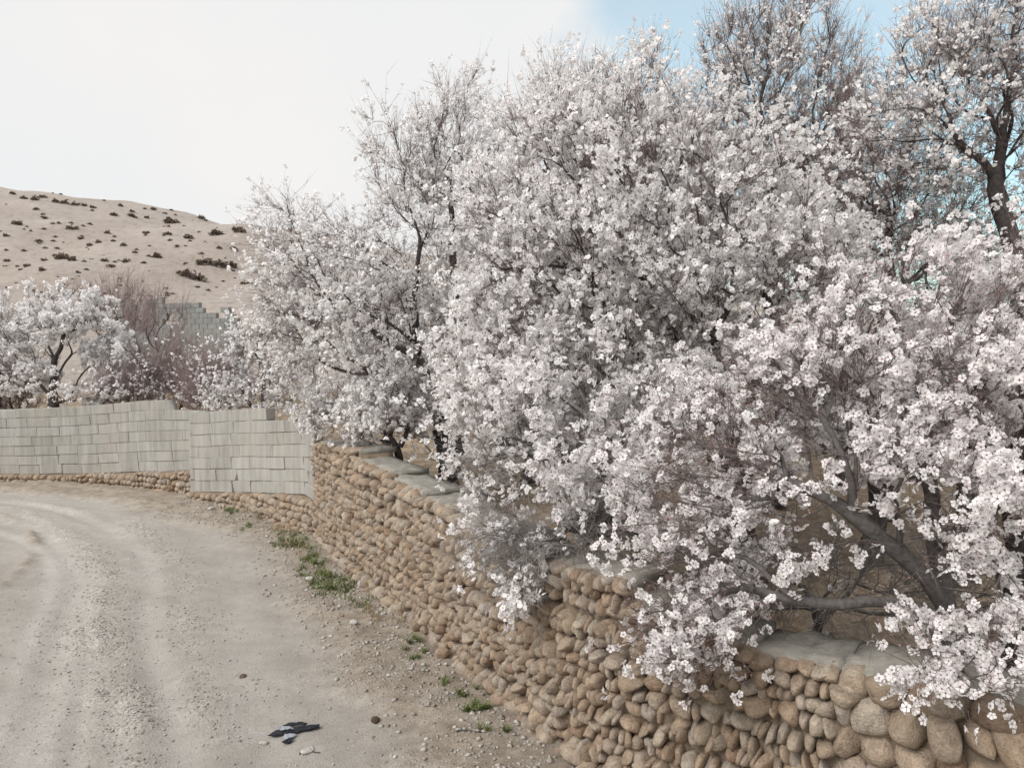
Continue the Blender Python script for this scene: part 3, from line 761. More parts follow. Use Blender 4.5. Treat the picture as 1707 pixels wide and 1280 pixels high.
stats = {'tri': 0}
def tree(name, label, base, blobs, limbs, seed, n=420, R0=0.09, ntw=2500, nfl=12000, nbud=0, twl=(0.18, 0.5), up=0.35, fsize=0.019, heart=True,
         bark=None, twig=None, group=None, cat='tree', bf=0.35, clump=0.35, rtip=0.0035, droop=0.0, twr=0.0022, shell=0.0, tint=0.65, simple=0.0):
    r = np.random.default_rng(seed + 1000); base = np.array(base, float)
    pos, par, dirs = skeleton(base, limbs, blobs, n, bf, seed)
    N = len(pos); ch = [[] for _ in range(N)]
    for i in range(1, N): ch[par[i]].append(i)
    cnt = np.zeros(N)
    for i in range(N - 1, -1, -1):
        if not ch[i]: cnt[i] = 1
        if par[i] >= 0: cnt[par[i]] += cnt[i]
    ex = math.log(R0 / rtip) / math.log(max(cnt[0], 2)); rad = rtip * cnt ** ex
    chains = []; stack = [(0, -1)]
    while stack:
        i, p = stack.pop(); c = [p] if p >= 0 else []; j = i
        while True:
            c.append(j)
            if not ch[j]: break
            ks = sorted(ch[j], key=lambda q: -cnt[q])
            for q in ks[1:]: stack.append((q, j))
            j = ks[0]
        P = pos[c].copy(); rr = rad[c].copy()
        if p >= 0: rr[0] = min(rr[0], rr[1] * 1.15)
        if len(P) > 3:
            for _ in range(2): P[1:-1] = 0.25 * P[:-2] + 0.5 * P[1:-1] + 0.25 * P[2:]
        rr[-1] *= 0.6
        if i == 0: rr[:4] *= np.linspace(1.45, 1.0, min(4, len(rr)))[:len(rr[:4])]
        chains.append((P, rr))
    root = empty(name, base); tag(root, label, cat, group)
    b0 = np.array(root.location)
    trunk, rest = chains[0], chains[1:]; rest.sort(key=lambda c: -c[1][1 if len(c[1]) > 1 else 0])
    main = [c for c in rest if c[1][1] > 0.26 * R0][:9]; small = rest[len(main):] if main else rest
    sf = lambda q: 10 if q > 0.05 else (7 if q > 0.02 else (5 if q > 0.008 else 4))
    def wood(nm, cs, mt, par=None):
        V, F = tubes(cs, sf)
        if len(V) == 0: return
        if R0 > 0.06: V = V + 0.010 * np.stack([wob(V, 14, 21), wob(V, 14, 22), wob(V, 14, 23)], 1) * (1 if nm != 'twigs' else 0.2)
        stats['tri'] += 2 * len(F); return link(nm, np_mesh(nm, V - b0, [F], [mt]), par or root)
    bk = bark or M_bark; tw = twig or M_twig
    trk = wood('trunk', [trunk], bk)
    for c in main: wood('branch', [c], bk, trk)
    thin = [c for c in small]
    o = wood('small_branches', thin, bk if R0 > 0.05 else tw, trk)
    if o: tag(o, kind='stuff')
    # twigs from thin wood
    cand = np.where((rad < max(0.013, rtip * 3)) & (np.arange(N) > 0))[0]
    pick = r.choice(cand, ntw); S = pos[pick] + r.normal(0, 0.01, (ntw, 3)); ctr = np.average([b[0] for b in blobs], axis=0)
    outw = nrm(S - ctr); D = nrm(dirs[pick] * 0.55 + outw * 0.45 + r.normal(0, 0.55, (ntw, 3)) + np.array([0, 0, up]))
    Lg = r.uniform(*twl, ntw) ; Bn = r.normal(0, 0.16, (ntw, 3)) + np.array([0, 0, 0.12 - droop])
    t = np.linspace(0, 1, 3)
    TP = S[:, None] + Lg[:, None, None] * (D[:, None] * t[None, :, None] + Bn[:, None] * (t ** 2)[None, :, None])
    # side twigs
    n2 = ntw; k = r.integers(0, ntw, n2); tt = r.uniform(0.25, 0.9, n2)
    S2 = S[k] + Lg[k, None] * (D[k] * tt[:, None] + Bn[k] * (tt ** 2)[:, None]); D2 = nrm(D[k] * 0.7 + r.normal(0, 0.6, (n2, 3)) + np.array([0, 0, up * 0.5])); L2_ = Lg[k] * r.uniform(0.25, 0.6, n2)
    t3 = np.linspace(0, 1, 2); B2 = r.normal(0, 0.1, (n2, 3))
    TP2 = S2[:, None] + L2_[:, None, None] * (D2[:, None] * t3[None, :, None] + B2[:, None] * (t3 ** 2)[None, :, None])
    V1, Qa, Ta = twig_tubes(TP, np.linspace(1, 0.35, 3)[None] * (twr * r.uniform(0.7, 1.3, (ntw, 1)))); V2, Qb, Tb = twig_tubes(TP2, np.linspace(0.75, 0.3, 2)[None] * np.full((n2, 1), twr))
    V = np.vstack([V1, V2])
    twm = np_mesh('twigs', V - b0, [Qa, np.vstack([Ta, Tb + len(V1)])], [tw]); crown = None
    # flowers in spurs along the twigs
    def spots(count, per, bias, seed2):
        nc = max(1, int(count / per)); pool = nc * 4
        which = r.random(pool) < 0.55; ka = r.integers(0, ntw, pool); kb = r.integers(0, n2, pool); ta = r.uniform(0.1, 1.0, pool)
        pa = S[ka] + Lg[ka, None] * (D[ka] * ta[:, None] + Bn[ka] * (ta ** 2)[:, None]); pb = S2[kb] + L2_[kb, None] * (D2[kb] * ta[:, None] + B2[kb] * (ta ** 2)[:, None])
        Q = np.where(which[:, None], pa, pb); ax = np.where(which[:, None], D[ka], D2[kb])
        w = wob(Q, 3.0, seed2) * 0.3 + wob(Q, 8.0, seed2 + 1) * 0.6 + wob(Q, 19.0, seed2 + 2) * 0.6
        if shell: 
            dd = np.min([np.linalg.norm((Q - np.array(b[0])) / np.array(b[1]), axis=1) for b in blobs], axis=0); w = w + shell * dd
        keep = np.argsort(-(w * bias + r.normal(0, 0.5, pool)))[:nc]
        Q, ax = Q[keep], ax[keep]; Q = np.repeat(Q, per, 0); ax = np.repeat(ax, per, 0)
        rd = nrm(np.cross(ax, r.normal(size=Q.shape))); return Q, ax, rd
    if nfl:
        Q, ax, rd = spots(nfl, 4, clump * 2.2, seed + 7)
        Pf = Q + rd * r.uniform(0.008, 0.028, (len(Q), 1)) * (fsize / 0.021) + ax * r.normal(0, 0.016, (len(Q), 1)); Nf = rd + 0.35 * nrm(Pf - ctr) + r.normal(0, 0.35, Q.shape) + np.array([0, 0, 0.15])
        stats['tri'] += len(Q) * (11 if heart else 4)
        sz = fsize * r.uniform(0.75, 1.15, len(Q)); sel = r.random(len(Q)) >= simple
        crown = tag(link('crown', flowers_mesh((Pf - b0)[sel], Nf[sel], sz[sel], heart, r, 'blossom', tint), root), kind='stuff')
        if simple: tag(link('blossom', flowers_mesh((Pf - b0)[~sel], Nf[~sel], 0.82 * sz[~sel], False, r, 'blossom', tint), crown), kind='stuff')
    if crown is None: crown = tag(link('crown', twm, root), kind='stuff')
    else: tag(link('twigs', twm, crown), kind='stuff')
    if nbud:
        Q, ax, rd = spots(int(nbud * 0.75), 2, 0.3, seed + 99); stats['tri'] += len(Q) * 6
        tag(link('buds', buds_mesh(Q - b0, rd + ax * 0.8 + r.normal(0, 0.2, Q.shape), r.uniform(0.010, 0.019, len(Q)), r, 'bud'), crown), kind='stuff')
    return root

def B(u, v, d, ru, rv, rd=None, w=1.0):
    """ellipsoid at pixel (u, v), distance d, pixel radii ru, rv, depth radius rd in metres"""
    return (W(u, v, d), (ru * d / FPX, rd if rd else 0.5 * (ru + rv) * d / FPX, rv * d / FPX), w)
def base_at(u, d, z=None):
    p = W(u, 800, d); q = np.array([p[0], p[1], 0.0]); q[2] = (gz(p[0], p[1]) if z is None else z) - 0.05; return q

# T1: tree behind the end of the cobble wall
b = base_at(750, 10.2)
tree('almond_tree', 'large white blossoming tree with dark leaning trunk behind the end of the cobble wall', b,
     [B(560, 470, 10.2, 130, 120), B(660, 560, 10.0, 140, 130), B(500, 560, 10.2, 70, 110), B(760, 290, 10.3, 105, 125), B(800, 480, 10.3, 80, 140), B(690, 330, 10.3, 70, 110), B(480, 400, 10.2, 55, 70, None, .6), B(760, 160, 10.4, 45, 50, None, .8), B(640, 240, 10.3, 40, 60, None, .5)],
     [[b, W(742, 720, 10.1), W(700, 610, 10.1), W(690, 500, 10.1), W(700, 400, 10.2), W(690, 365, 10.2)],
      [W(700, 600, 10.1), W(650, 470, 9.2), W(590, 505, 8.7), W(510, 545, 8.5)], [W(692, 480, 10.1), W(610, 440, 9.1), W(540, 425, 8.7), W(460, 440, 8.6)], [W(700, 610, 10.1), W(640, 640, 9.0), W(590, 600, 8.7)], [W(760, 560, 10.3), W(720, 400, 9.1), W(650, 335, 8.8)],
      [W(742, 720, 10.1), W(760, 560, 10.3), W(752, 400, 10.4), W(748, 300, 10.4), W(700, 240, 10.4)]],
     11, n=760, R0=0.14, ntw=6500, nfl=42000, nbud=4000, twl=(0.15, 0.52), heart=False, fsize=0.0205, clump=0.42, twr=0.0028, shell=0.4)
# T2: the great white crown over the wall
b = base_at(1235, 7.4)
tree('almond_tree', 'broad crown of dense white blossom leaning out over the cobble wall', b,
     [B(960, 400, 6.9, 190, 190), B(1170, 400, 7.0, 190, 200), B(900, 560, 6.6, 130, 150), B(1040, 560, 6.6, 150, 140), B(1020, 260, 7.2, 170, 110), B(1290, 480, 7.0, 120, 160), B(850, 420, 6.9, 70, 150), B(880, 220, 7.2, 60, 80, None, .5), B(1180, 640, 6.4, 150, 90), B(800, 600, 6.9, 70, 110), B(1340, 460, 7.2, 80, 90)],
     [[b, W(1225, 760, 7.3), W(1195, 600, 7.1), W(1165, 545, 6.3), W(1115, 485, 5.9), W(1075, 445, 5.9), W(1020, 380, 6.3)],
      [W(1220, 700, 7.2), W(1120, 650, 6.8), W(1000, 640, 6.6), W(890, 620, 6.5)], [W(1225, 740, 7.3), W(1280, 560, 7.1), W(1260, 400, 7.1)]],
     12, n=950, R0=0.15, ntw=7600, nfl=50000, nbud=4000, twl=(0.15, 0.52), up=0.5, clump=0.34, fsize=0.0245, twr=0.0027, shell=0.6, simple=0.4)
# T2b behind, T3 purple top
b = base_at(1000, 9.6)
tree('almond_tree', 'white blossoming tree with upright twigs rising behind the broad crown', b, [B(1000, 230, 9.6, 130, 110), B(1110, 250, 9.7, 110, 120), B(1080, 130, 9.7, 60, 60, None, .5), B(930, 170, 9.6, 45, 70, None, .6), B(1000, 400, 9.7, 150, 150)], [[b, W(1010, 600, 9.6), W(1030, 400, 9.6)]],
     13, n=420, R0=0.11, ntw=4200, nfl=14000, nbud=9000, up=0.9, heart=False, fsize=0.022, twr=0.0028)
b = base_at(1300, 10.4)
tree('budding_tree', 'tall tree with purple brown buds and few flowers above the white crowns', b, [B(1290, 130, 10.4, 130, 120), B(1230, 230, 10.4, 90, 100), B(1360, 230, 10.5, 90, 110), B(1290, 330, 10.4, 150, 110), B(1200, 100, 10.4, 50, 70, None, .6), B(1400, 130, 10.4, 40, 60, None, .5), B(1290, 40, 10.4, 80, 50)],
     [[b, W(1300, 600, 10.4), W(1290, 400, 10.4), W(1270, 250, 10.4)], [W(1295, 450, 10.4), W(1340, 300, 10.4)]], 14, n=650, R0=0.07, ntw=6000, nfl=20000, nbud=18000, up=1.1, heart=False, twig=M_twig, fsize=0.019, rtip=0.0045, twr=0.003)
# T4: dark limbs against the sky
b = base_at(1700, 8.6)
tree('almond_tree', 'tall blossoming tree with dark spreading limbs against the blue sky', b,
     [B(1600, 90, 8.6, 100, 90), B(1690, 60, 8.6, 90, 110), B(1550, 200, 8.6, 90, 80, None, .6), B(1480, 240, 8.6, 80, 90, None, .3), B(1640, 180, 8.6, 90, 90), B(1720, 220, 8.7, 80, 150), B(1540, 110, 8.6, 60, 80, None, .5)],
     [[b, W(1700, 480, 8.6), W(1680, 390, 8.6), W(1650, 290, 8.6), W(1605, 245, 8.4), W(1540, 228, 8.1), W(1450, 235, 7.9)], [W(1660, 300, 8.6), W(1675, 200, 8.6), W(1685, 130, 8.6), W(1690, 40, 8.6)],
      [W(1655, 295, 8.6), W(1690, 240, 8.6), W(1720, 200, 8.6)], [W(1650, 290, 8.6), W(1600, 280, 8.3), W(1540, 285, 8.0), W(1450, 330, 7.8)], [W(1605, 245, 8.6), W(1560, 190, 8.3), W(1500, 180, 8.1), W(1420, 205, 7.9)]],
     15, n=480, R0=0.10, ntw=3600, nfl=11500, nbud=5000, up=0.6, heart=False, fsize=0.021, clump=0.5, twr=0.0028)
b = base_at(1490, 9.4)
tree('budding_tree', 'grey brown twiggy tree with small scattered flowers between the purple top and dark limbs', b, [B(1480, 310, 9.4, 110, 110), B(1560, 400, 9.3, 110, 90), B(1430, 190, 9.5, 70, 80, None, .6), B(1400, 380, 9.4, 80, 90)], [[b, W(1490, 560, 9.4), W(1480, 400, 9.4)]],
     23, n=420, R0=0.07, ntw=4200, nfl=6500, nbud=8000, up=0.6, heart=False, fsize=0.019, twr=0.0028)
# T5: near tree beyond the wall with arching limbs
b = base_at(1600, 4.55)
tree('almond_tree', 'near blossoming tree with dark trunk and arching grey limbs beside the wall cap', b,
     [B(1480, 640, 4.3, 170, 130), B(1300, 700, 4.5, 130, 100), B(1620, 620, 4.2, 110, 150), B(1250, 820, 4.3, 130, 80), B(1120, 860, 4.5, 90, 90), B(1600, 830, 3.9, 100, 130), B(1440, 760, 4.2, 110, 80), B(1330, 620, 4.4, 110, 80, None, 1.3), B(1180, 720, 4.7, 100, 80), B(1560, 480, 4.3, 120, 80, None, .7), B(1130, 1050, 4.25, 90, 70, .3, 2.5), B(1600, 1120, 3.55, 90, 50, .2, 1.5), B(1220, 960, 4.4, 90, 70, .3, 1.2), B(1420, 470, 4.6, 60, 80, None, .7), B(1660, 1000, 3.7, 60, 90, None, .6)],
     [[b, W(1590, 1060, 4.5), W(1562, 930, 4.5), W(1545, 800, 4.5), W(1530, 700, 4.5), W(1500, 600, 4.4)],
      [W(1585, 1050, 4.5), W(1540, 960, 4.3), W(1470, 900, 4.2), W(1400, 840, 4.2), W(1330, 805, 4.25), W(1230, 790, 4.3), W(1130, 800, 4.4)],
      [W(1470, 900, 4.2), W(1400, 905, 4.1), W(1330, 935, 4.05), W(1295, 985, 4.05), W(1270, 1015, 4.05), W(1190, 1050, 4.1), W(1120, 1075, 4.15)],
      [W(1580, 1040, 4.5), W(1500, 1000, 4.2), W(1420, 1005, 4.1), W(1330, 1000, 4.1)],
      [W(1560, 930, 4.5), W(1620, 860, 4.2), W(1680, 800, 4.0)], [W(1620, 860, 4.2), W(1660, 960, 3.8), W(1640, 1080, 3.6), W(1600, 1120, 3.55)]],
     16, n=640, R0=0.085, ntw=4200, nfl=16500, nbud=5000, twl=(0.10, 0.34), up=0.12, bark=M_barkg, clump=0.36, fsize=0.0235, tint=0.35)
# T6: low boughs spilling over the cap
b = base_at(1080, 6.35)
tree('almond_bush', 'low blossoming boughs with bare grey twigs spilling over the wall cap', b,
     [B(900, 720, 5.9, 120, 100), B(830, 780, 6.0, 70, 70), B(1010, 780, 5.6, 120, 100), B(960, 640, 6.0, 130, 70), B(1080, 700, 5.7, 120, 90), B(800, 700, 6.1, 60, 90), B(820, 880, 5.6, 40, 35, .15, 1.2), B(860, 975, 5.3, 45, 30, .15, 1.2)],
     [[b, W(1060, 860, 6.1), W(1000, 800, 5.9), W(920, 760, 5.8)], [W(1060, 860, 6.1), W(950, 880, 5.7), W(880, 930, 5.4), W(850, 970, 5.3)], [W(1060, 850, 6.1), W(1060, 740, 5.8)]],
     17, n=420, R0=0.06, ntw=2600, nfl=19000, nbud=3000, twl=(0.12, 0.4), up=0.1, cat='bush', bark=M_barkg, twig=M_twigg, clump=0.5, fsize=0.0235, tint=0.5, simple=0.35)
b = base_at(1010, 6.2)
tree('bare_bush', 'leafless thicket of fine grey twigs hanging over the wall cap below the blossom', b,
     [B(940, 900, 5.45, 110, 40), B(870, 905, 5.4, 80, 40), B(1000, 880, 5.5, 80, 45)], [[b, W(990, 900, 6.0), W(940, 880, 5.8)]],
     18, n=150, R0=0.03, ntw=750, nfl=160, nbud=0, twl=(0.25, 0.6), up=-0.1, cat='bush', bark=M_barkg, twig=M_twigg, droop=0.25)
b = base_at(1360, 5.2)
tree('bare_bush', 'tangle of bare grey stems on the ground behind the cap under the arching limbs', b,
     [B(1330, 1000, 4.9, 140, 50), B(1450, 960, 5.0, 120, 60), B(1230, 930, 5.2, 90, 70), B(1560, 1000, 4.9, 90, 70)], [[b, W(1360, 1010, 5.0)]],
     19, n=200, R0=0.03, ntw=1500, nfl=260, nbud=600, twl=(0.2, 0.55), up=0.1, cat='bush', bark=M_barkg, twig=M_twigg, droop=0.15)
# T7: trunk at the edge of the frame
b = base_at(1705, 4.5)
tree('almond_tree', 'dark trunk with sparse blossom close behind the wall beyond the arching limbs', b,
     [B(1700, 500, 4.6, 100, 130), B(1660, 720, 4.5, 90, 110), B(1760, 650, 4.5, 80, 150)], [[b, W(1700, 950, 4.5), W(1690, 840, 4.5), W(1640, 760, 4.6), W(1600, 690, 4.7)], [W(1690, 840, 4.5), W(1710, 700, 4.5), W(1700, 560, 4.6)]],
     20, n=260, R0=0.085, ntw=1300, nfl=3600, nbud=3000, twl=(0.12, 0.34), clump=0.8, fsize=0.0225, tint=0.35)
# fill: orchard behind
fills = [(880, 12.5, 240), (640, 14, 430), (760, 12.5, 400), (1130, 13, 300), (1400, 11.5, 330), (1530, 12.5, 300), (1660, 11, 420), (1230, 9.2, 560), (1450, 7.6, 560), (1600, 7.2, 600), (1000, 9.0, 650), (1370, 15, 260)]
for k, (u, d, vt) in enumerate(fills):
    b = base_at(u, d); h = (820 - vt) / 2
    brown = k in (4, 7, 8, 9, 11)
    tree('orchard_tree', 'half bare reddish brown orchard tree glimpsed behind the blossom' if brown else 'paler blossoming orchard tree glimpsed deep behind the front crowns', b,
         [B(u, vt + h * 0.75, d, 130, h * 0.75, 1.0), B(u - 60, vt + h * 1.1, d, 90, h * 0.6, 0.8), B(u + 70, vt + h * 0.9, d, 90, h * 0.6, 0.8)], [[b, (b + W(u, vt + h, d)) / 2 + np.array([0.1, 0, 0]), W(u, vt + h * 0.9, d)]],
         40 + k, n=260, R0=0.10, ntw=1500, nfl=3500 if brown else 7500, nbud=5000 if brown else 2000, up=0.6, heart=False, fsize=0.025, twig=M_twigp if brown else None,
         group='brown orchard trees behind' if brown else 'pale orchard trees behind')
# bush at the wall end and small trees behind the block wall
b = base_at(668, 9.6)
tree('almond_bush', 'rounded pinkish white blossoming bush behind the stepped end of the cobble wall', b, [B(665, 690, 9.6, 75, 60), B(610, 700, 9.7, 50, 45), B(700, 660, 9.6, 50, 50), B(540, 690, 10.4, 50, 40)], [[b, W(667, 745, 9.6)]],
     61, n=240, R0=0.05, ntw=1500, nfl=9000, nbud=3500, twl=(0.12, 0.34), heart=False, cat='bush', fsize=0.025)
b = base_at(428, 17)
tree('almond_tree', 'small greyish blossoming tree behind the stepping block wall', b, [B(425, 590, 17, 50, 55), B(400, 650, 17, 60, 45), B(460, 640, 16.6, 45, 60)], [[b, W(440, 650, 17), W(430, 590, 17)]],
     62, n=220, R0=0.08, ntw=1600, nfl=6000, nbud=3500, heart=False, fsize=0.03, twr=0.004)
for k, (u, d, v, ru, rv, nf, lab, nm) in enumerate([
        (250, 21, 560, 75, 80, 0, 'bare purple brown thicket of upright shoots below the broken block wall', 'bare_bush'),
        (300, 19.5, 625, 55, 55, 260, 'bare brown shrub with fine branching twigs behind the gap in the block wall', 'bare_bush'),
        (190, 24, 510, 65, 45, 0, 'low bare purple shrub under the hillside beyond the white trees', 'bare_bush'),
        (355, 18.5, 640, 45, 45, 900, 'thin shrub with scattered small white flowers behind the block walls', 'almond_bush'),
        (20, 21, 650, 45, 45, 60, 'bare reddish shrub behind the long block wall among white trees', 'bare_bush'),
        (215, 19, 650, 55, 35, 1200, 'low white flowering shrub peeping over the long block wall', 'almond_bush')]):
    b = base_at(u, d)
    tree(nm, lab, b, [B(u, v, d, ru, rv), B(u - ru * .4, v + rv * .6, d, ru * .7, rv * .6), B(u + ru * .4, v + rv * .7, d, ru * .6, rv * .5)], [[b, W(u, v + rv, d)]],
         70 + k, n=220, R0=0.05, ntw=1300, nfl=nf * 2, nbud=1500, up=1.0, heart=False, fsize=0.028, twig=M_twigp, cat='bush', twr=0.0042, rtip=0.006, twl=(0.3, 0.75))
b = base_at(95, 19)
tree('almond_tree', 'bright white blossoming tree with dark forked trunk behind the long block wall', b,
     [B(60, 540, 19, 75, 50), B(140, 540, 19, 65, 50), B(100, 500, 19, 60, 30), B(180, 590, 19, 45, 45), B(40, 620, 19, 60, 50), B(130, 650, 18.6, 80, 30)],
     [[b, W(88, 650, 19), W(90, 600, 19), W(75, 560, 19)], [W(88, 640, 19), W(120, 590, 19), W(160, 580, 19)], [W(90, 600, 19), W(110, 560, 19)]],
     81, n=320, R0=0.13, ntw=2000, nfl=17000, nbud=500, heart=False, fsize=0.036, twl=(0.15, 0.4), clump=0.6, twr=0.004)
b = base_at(-10, 20)
tree('almond_tree', 'white blossoming tree with upright dark stems beside the forked trunk tree', b, [B(0, 540, 20, 55, 60), B(-40, 590, 20, 60, 60), B(10, 620, 20, 40, 60)], [[b, W(0, 640, 20), W(20, 560, 20)], [W(0, 640, 20), W(-10, 540, 20)]],
     82, n=220, R0=0.10, ntw=1500, nfl=9000, nbud=600, heart=False, fsize=0.036, twl=(0.15, 0.4), clump=0.6, twr=0.004)
print('tree tris', stats['tri'])

# ------------------------------------------------------------------ hillside scrub
def scrub_mesh(seed, n=150):
    r = np.random.default_rng(seed); d = nrm(r.normal(size=(n, 3))); d[:, 2] = np.abs(d[:, 2]) * 0.75 + 0.02
    lob = 0.75 + 0.25 * np.sin(np.arctan2(d[:, 1], d[:, 0]) * 3 + seed)
    c = d * (r.uniform(0.45, 1.0, (n, 1)) * lob[:, None]); a = nrm(r.normal(size=(n, 3))); b_ = nrm(np.cross(a, d)); s = r.uniform(0.12, 0.28, (n, 1))
    V = np.stack([c - b_ * s, c + b_ * s, c + d * s * 1.7 + a * s * 0.4], 1).reshape(-1, 3); V[:, 2] = np.maximum(V[:, 2], -0.15)
    return np_mesh('scrub', V, [np.arange(3 * n).reshape(-1, 3)], [M_scrub], False)
scrubs = [scrub_mesh(k) for k in range(6)]
def hill_hit(u, v):
    rr = ray(u, v)
    for d in np.arange(31, 100, 0.25):
        p = CAM + d * rr
        if hill_z(np.array([p[0]]), np.array([p[1]]))[0] >= p[2]: return p
    return None
spots = [(20, 324, 9), (58, 334, 11), (72, 330, 9), (92, 338, 12), (108, 340, 13), (125, 343, 12), (140, 344, 9), (155, 347, 9), (40, 332, 9), (60, 350, 8), (75, 365, 8), (120, 383, 14), (30, 375, 12), (10, 395, 9), (65, 403, 10), (105, 432, 18), (120, 435, 14), (75, 435, 9), (45, 445, 10), (70, 452, 11), (150, 410, 9), (165, 405, 8), (180, 390, 9), (135, 398, 8), (190, 360, 10), (220, 362, 12), (285, 372, 18), (255, 350, 9), (260, 430, 15), (225, 422, 8), (245, 390, 10), (280, 392, 11), (315, 398, 12), (335, 365, 11), (360, 392, 20), (395, 385, 16), (405, 388, 12), (430, 410, 10), (335, 425, 8), (365, 415, 9), (390, 418, 12), (340, 440, 24), (365, 445, 22), (385, 446, 18), (310, 462, 22), (330, 468, 20), (300, 458, 12), (408, 474, 11), (372, 470, 7), (210, 438, 11), (192, 438, 8), (175, 436, 10), (185, 446, 12), (140, 437, 8), (12, 436, 9), (130, 455, 7), (205, 410, 8), (150, 300 + 75, 7), (40, 420, 8), (95, 415, 7), (350, 350, 9), (410, 365, 10), (300, 345, 8), (240, 440, 9)]
rs = np.random.default_rng(31)
for _ in range(190): spots.append((rs.uniform(-60, 440), rs.uniform(322, 500), rs.uniform(2.5, 7)))
for i, (u, v, sz) in enumerate(spots):
    p = hill_hit(u, v)
    if p is None: continue
    s = sz * 0.62 * p[1] / FPX
    o = bpy.data.objects.new('scrub_bush', scrubs[i % 6]); C.objects.link(o)
    o.location = (p[0], p[1], p[2] - 0.03 * s); o.scale = (s * rs.uniform(.9, 1.3), s, s * rs.uniform(.9, 1.35)); o.rotation_euler = (R(12), 0, rs.uniform(0, 6.28))
    tag(o, 'low brown scrub bush on the bare tan hillside', 'bush', 'scrub bushes dotting the hillside')

# ------------------------------------------------------------------ gravel, pebbles, grass, litter
r = np.random.default_rng(77)
def scatter_region(n, x0, x1, y0, y1, wfun):
    xs, ys = r.uniform(x0, x1, n), r.uniform(y0, y1, n); w = wfun(xs, ys); k = r.random(n) < w; return xs[k], ys[k]
OCT = (np.array([(1, 0, 0), (-1, 0, 0), (0, 1, 0), (0, -1, 0), (.2, .1, 1), (-.1, -.2, -1)], float), np.array([(0, 2, 4), (2, 1, 4), (1, 3, 4), (3, 0, 4), (2, 0, 5), (1, 2, 5), (3, 1, 5), (0, 3, 5)]))
def pebbles(xs, ys, smin, smax, name, label, pw=2.2):
    n = len(xs); V0, F0 = OCT; s = smin + (smax - smin) * r.random(n) ** pw
    V = V0[None] * r.uniform(0.65, 1.15, (n, len(V0)))[:, :, None] * np.stack([s * r.uniform(.8, 1.5, n), s, s * r.uniform(.45, .8, n)], 1)[:, None]
    a = r.uniform(0, 6.28, n); ca, sa = np.cos(a)[:, None], np.sin(a)[:, None]
    V = np.stack([V[:, :, 0] * ca - V[:, :, 1] * sa, V[:, :, 0] * sa + V[:, :, 1] * ca, V[:, :, 2]], 2)
    V = V + np.stack([xs, ys, bil(ZG, xs, ys) + s * 0.18], 1)[:, None]
    F = (F0[None] + (np.arange(n) * len(V0))[:, None, None]).reshape(-1, 3)
    tag(link(name, np_mesh(name, V.reshape(-1, 3), [F], [M_pebble], False, attrs={'rnd': np.repeat(r.random(n), len(V0))})), label, kind='stuff')
    print(name, n)
def wroad(x, y):
    sd = bil(SDG, x, y); g_ = bil(GRG, x, y); ve = bil(VEG, x, y); near_ = np.clip(1.6 - y / 12, 0.25, 1)
    return np.where(sd < -0.12, (0.03 + 0.85 * np.clip(g_, 0, 1) ** 1.5) * near_, 0)
xs, ys = scatter_region(120000, -6, 1.6, 4.3, 13, wroad); pebbles(xs, ys, 0.0035, 0.016, 'gravel', 'loose pale gravel along the middle and edge of the road')
def wverge(x, y):
    sd = bil(SDG, x, y); return np.where((sd < -0.08) & (sd > -1.1), np.clip(0.8 + sd * 0.65, 0.05, 1), 0)
xs, ys = scatter_region(50000, -6, 1.6, 4.3, 14, wverge); pebbles(xs, ys, 0.005, 0.032, 'verge_gravel', 'scattered brownish pebbles at the foot of the walls', 2.8)

# grass tufts
def grass(patches, name, label, mat, hmin, hmax):
    VV = []
    for (u, v, ru, rv, n) in patches:
        n = int(n * 0.75); kx = r.normal(0, 0.55, (max(3, n // 25), 2)); kk = r.integers(0, len(kx), n); uu_, vv_ = u + ru * (kx[kk, 0] + r.normal(0, 0.13, n)), v + rv * (kx[kk, 1] + r.normal(0, 0.13, n))
        for a, b_ in zip(uu_, vv_):
            p = G(a, b_); 
            p[2] = gz(p[0], p[1]) - 0.005; h = r.uniform(hmin, hmax); ang = r.uniform(0, 6.28); t = np.array([math.cos(ang), math.sin(ang), 0]); ln = np.array([r.normal(0, .5), r.normal(0, .5), 1.0]) * h; w = 0.0045
            q = p + ln * 0.55 + np.array([0, 0, 0.1 * h])
            VV.append([p - t * w, p + t * w, q + t * w * .7, q - t * w * .7, p + ln * np.array([1.5, 1.5, 0.85])])
    V = np.array(VV); n = len(V); o = (np.arange(n) * 5)[:, None]
    tag(link(name, np_mesh(name, V.reshape(-1, 3), [np.array([[0, 1, 2, 3]]) + o, np.array([[3, 2, 4]]) + o], [mat], False)), label, kind='stuff')
grass([(490, 905, 30, 14, 900), (515, 940, 26, 14, 500), (540, 965, 34, 16, 800), (570, 985, 40, 12, 600), (388, 858, 14, 6, 260), (415, 880, 16, 8, 120), (688, 1081, 14, 6, 170), (700, 1105, 18, 9, 160), (742, 1145, 9, 6, 80), (795, 1190, 20, 8, 240), (815, 1160, 14, 5, 60), (775, 1170, 12, 5, 70), (825, 1235, 18, 6, 90), (650, 1000, 40, 25, 160), (600, 1010, 40, 20, 150)],
      'grass', 'sparse green grass tufts along the foot of the cobble wall', M_grass, 0.03, 0.075)
grass([(470, 885, 30, 8, 350), (500, 915, 40, 20, 220), (640, 1030, 40, 25, 160), (430, 868, 30, 8, 150)], 'dry_grass', 'dry straw coloured grass at the foot of the walls', M_dry, 0.03, 0.09)

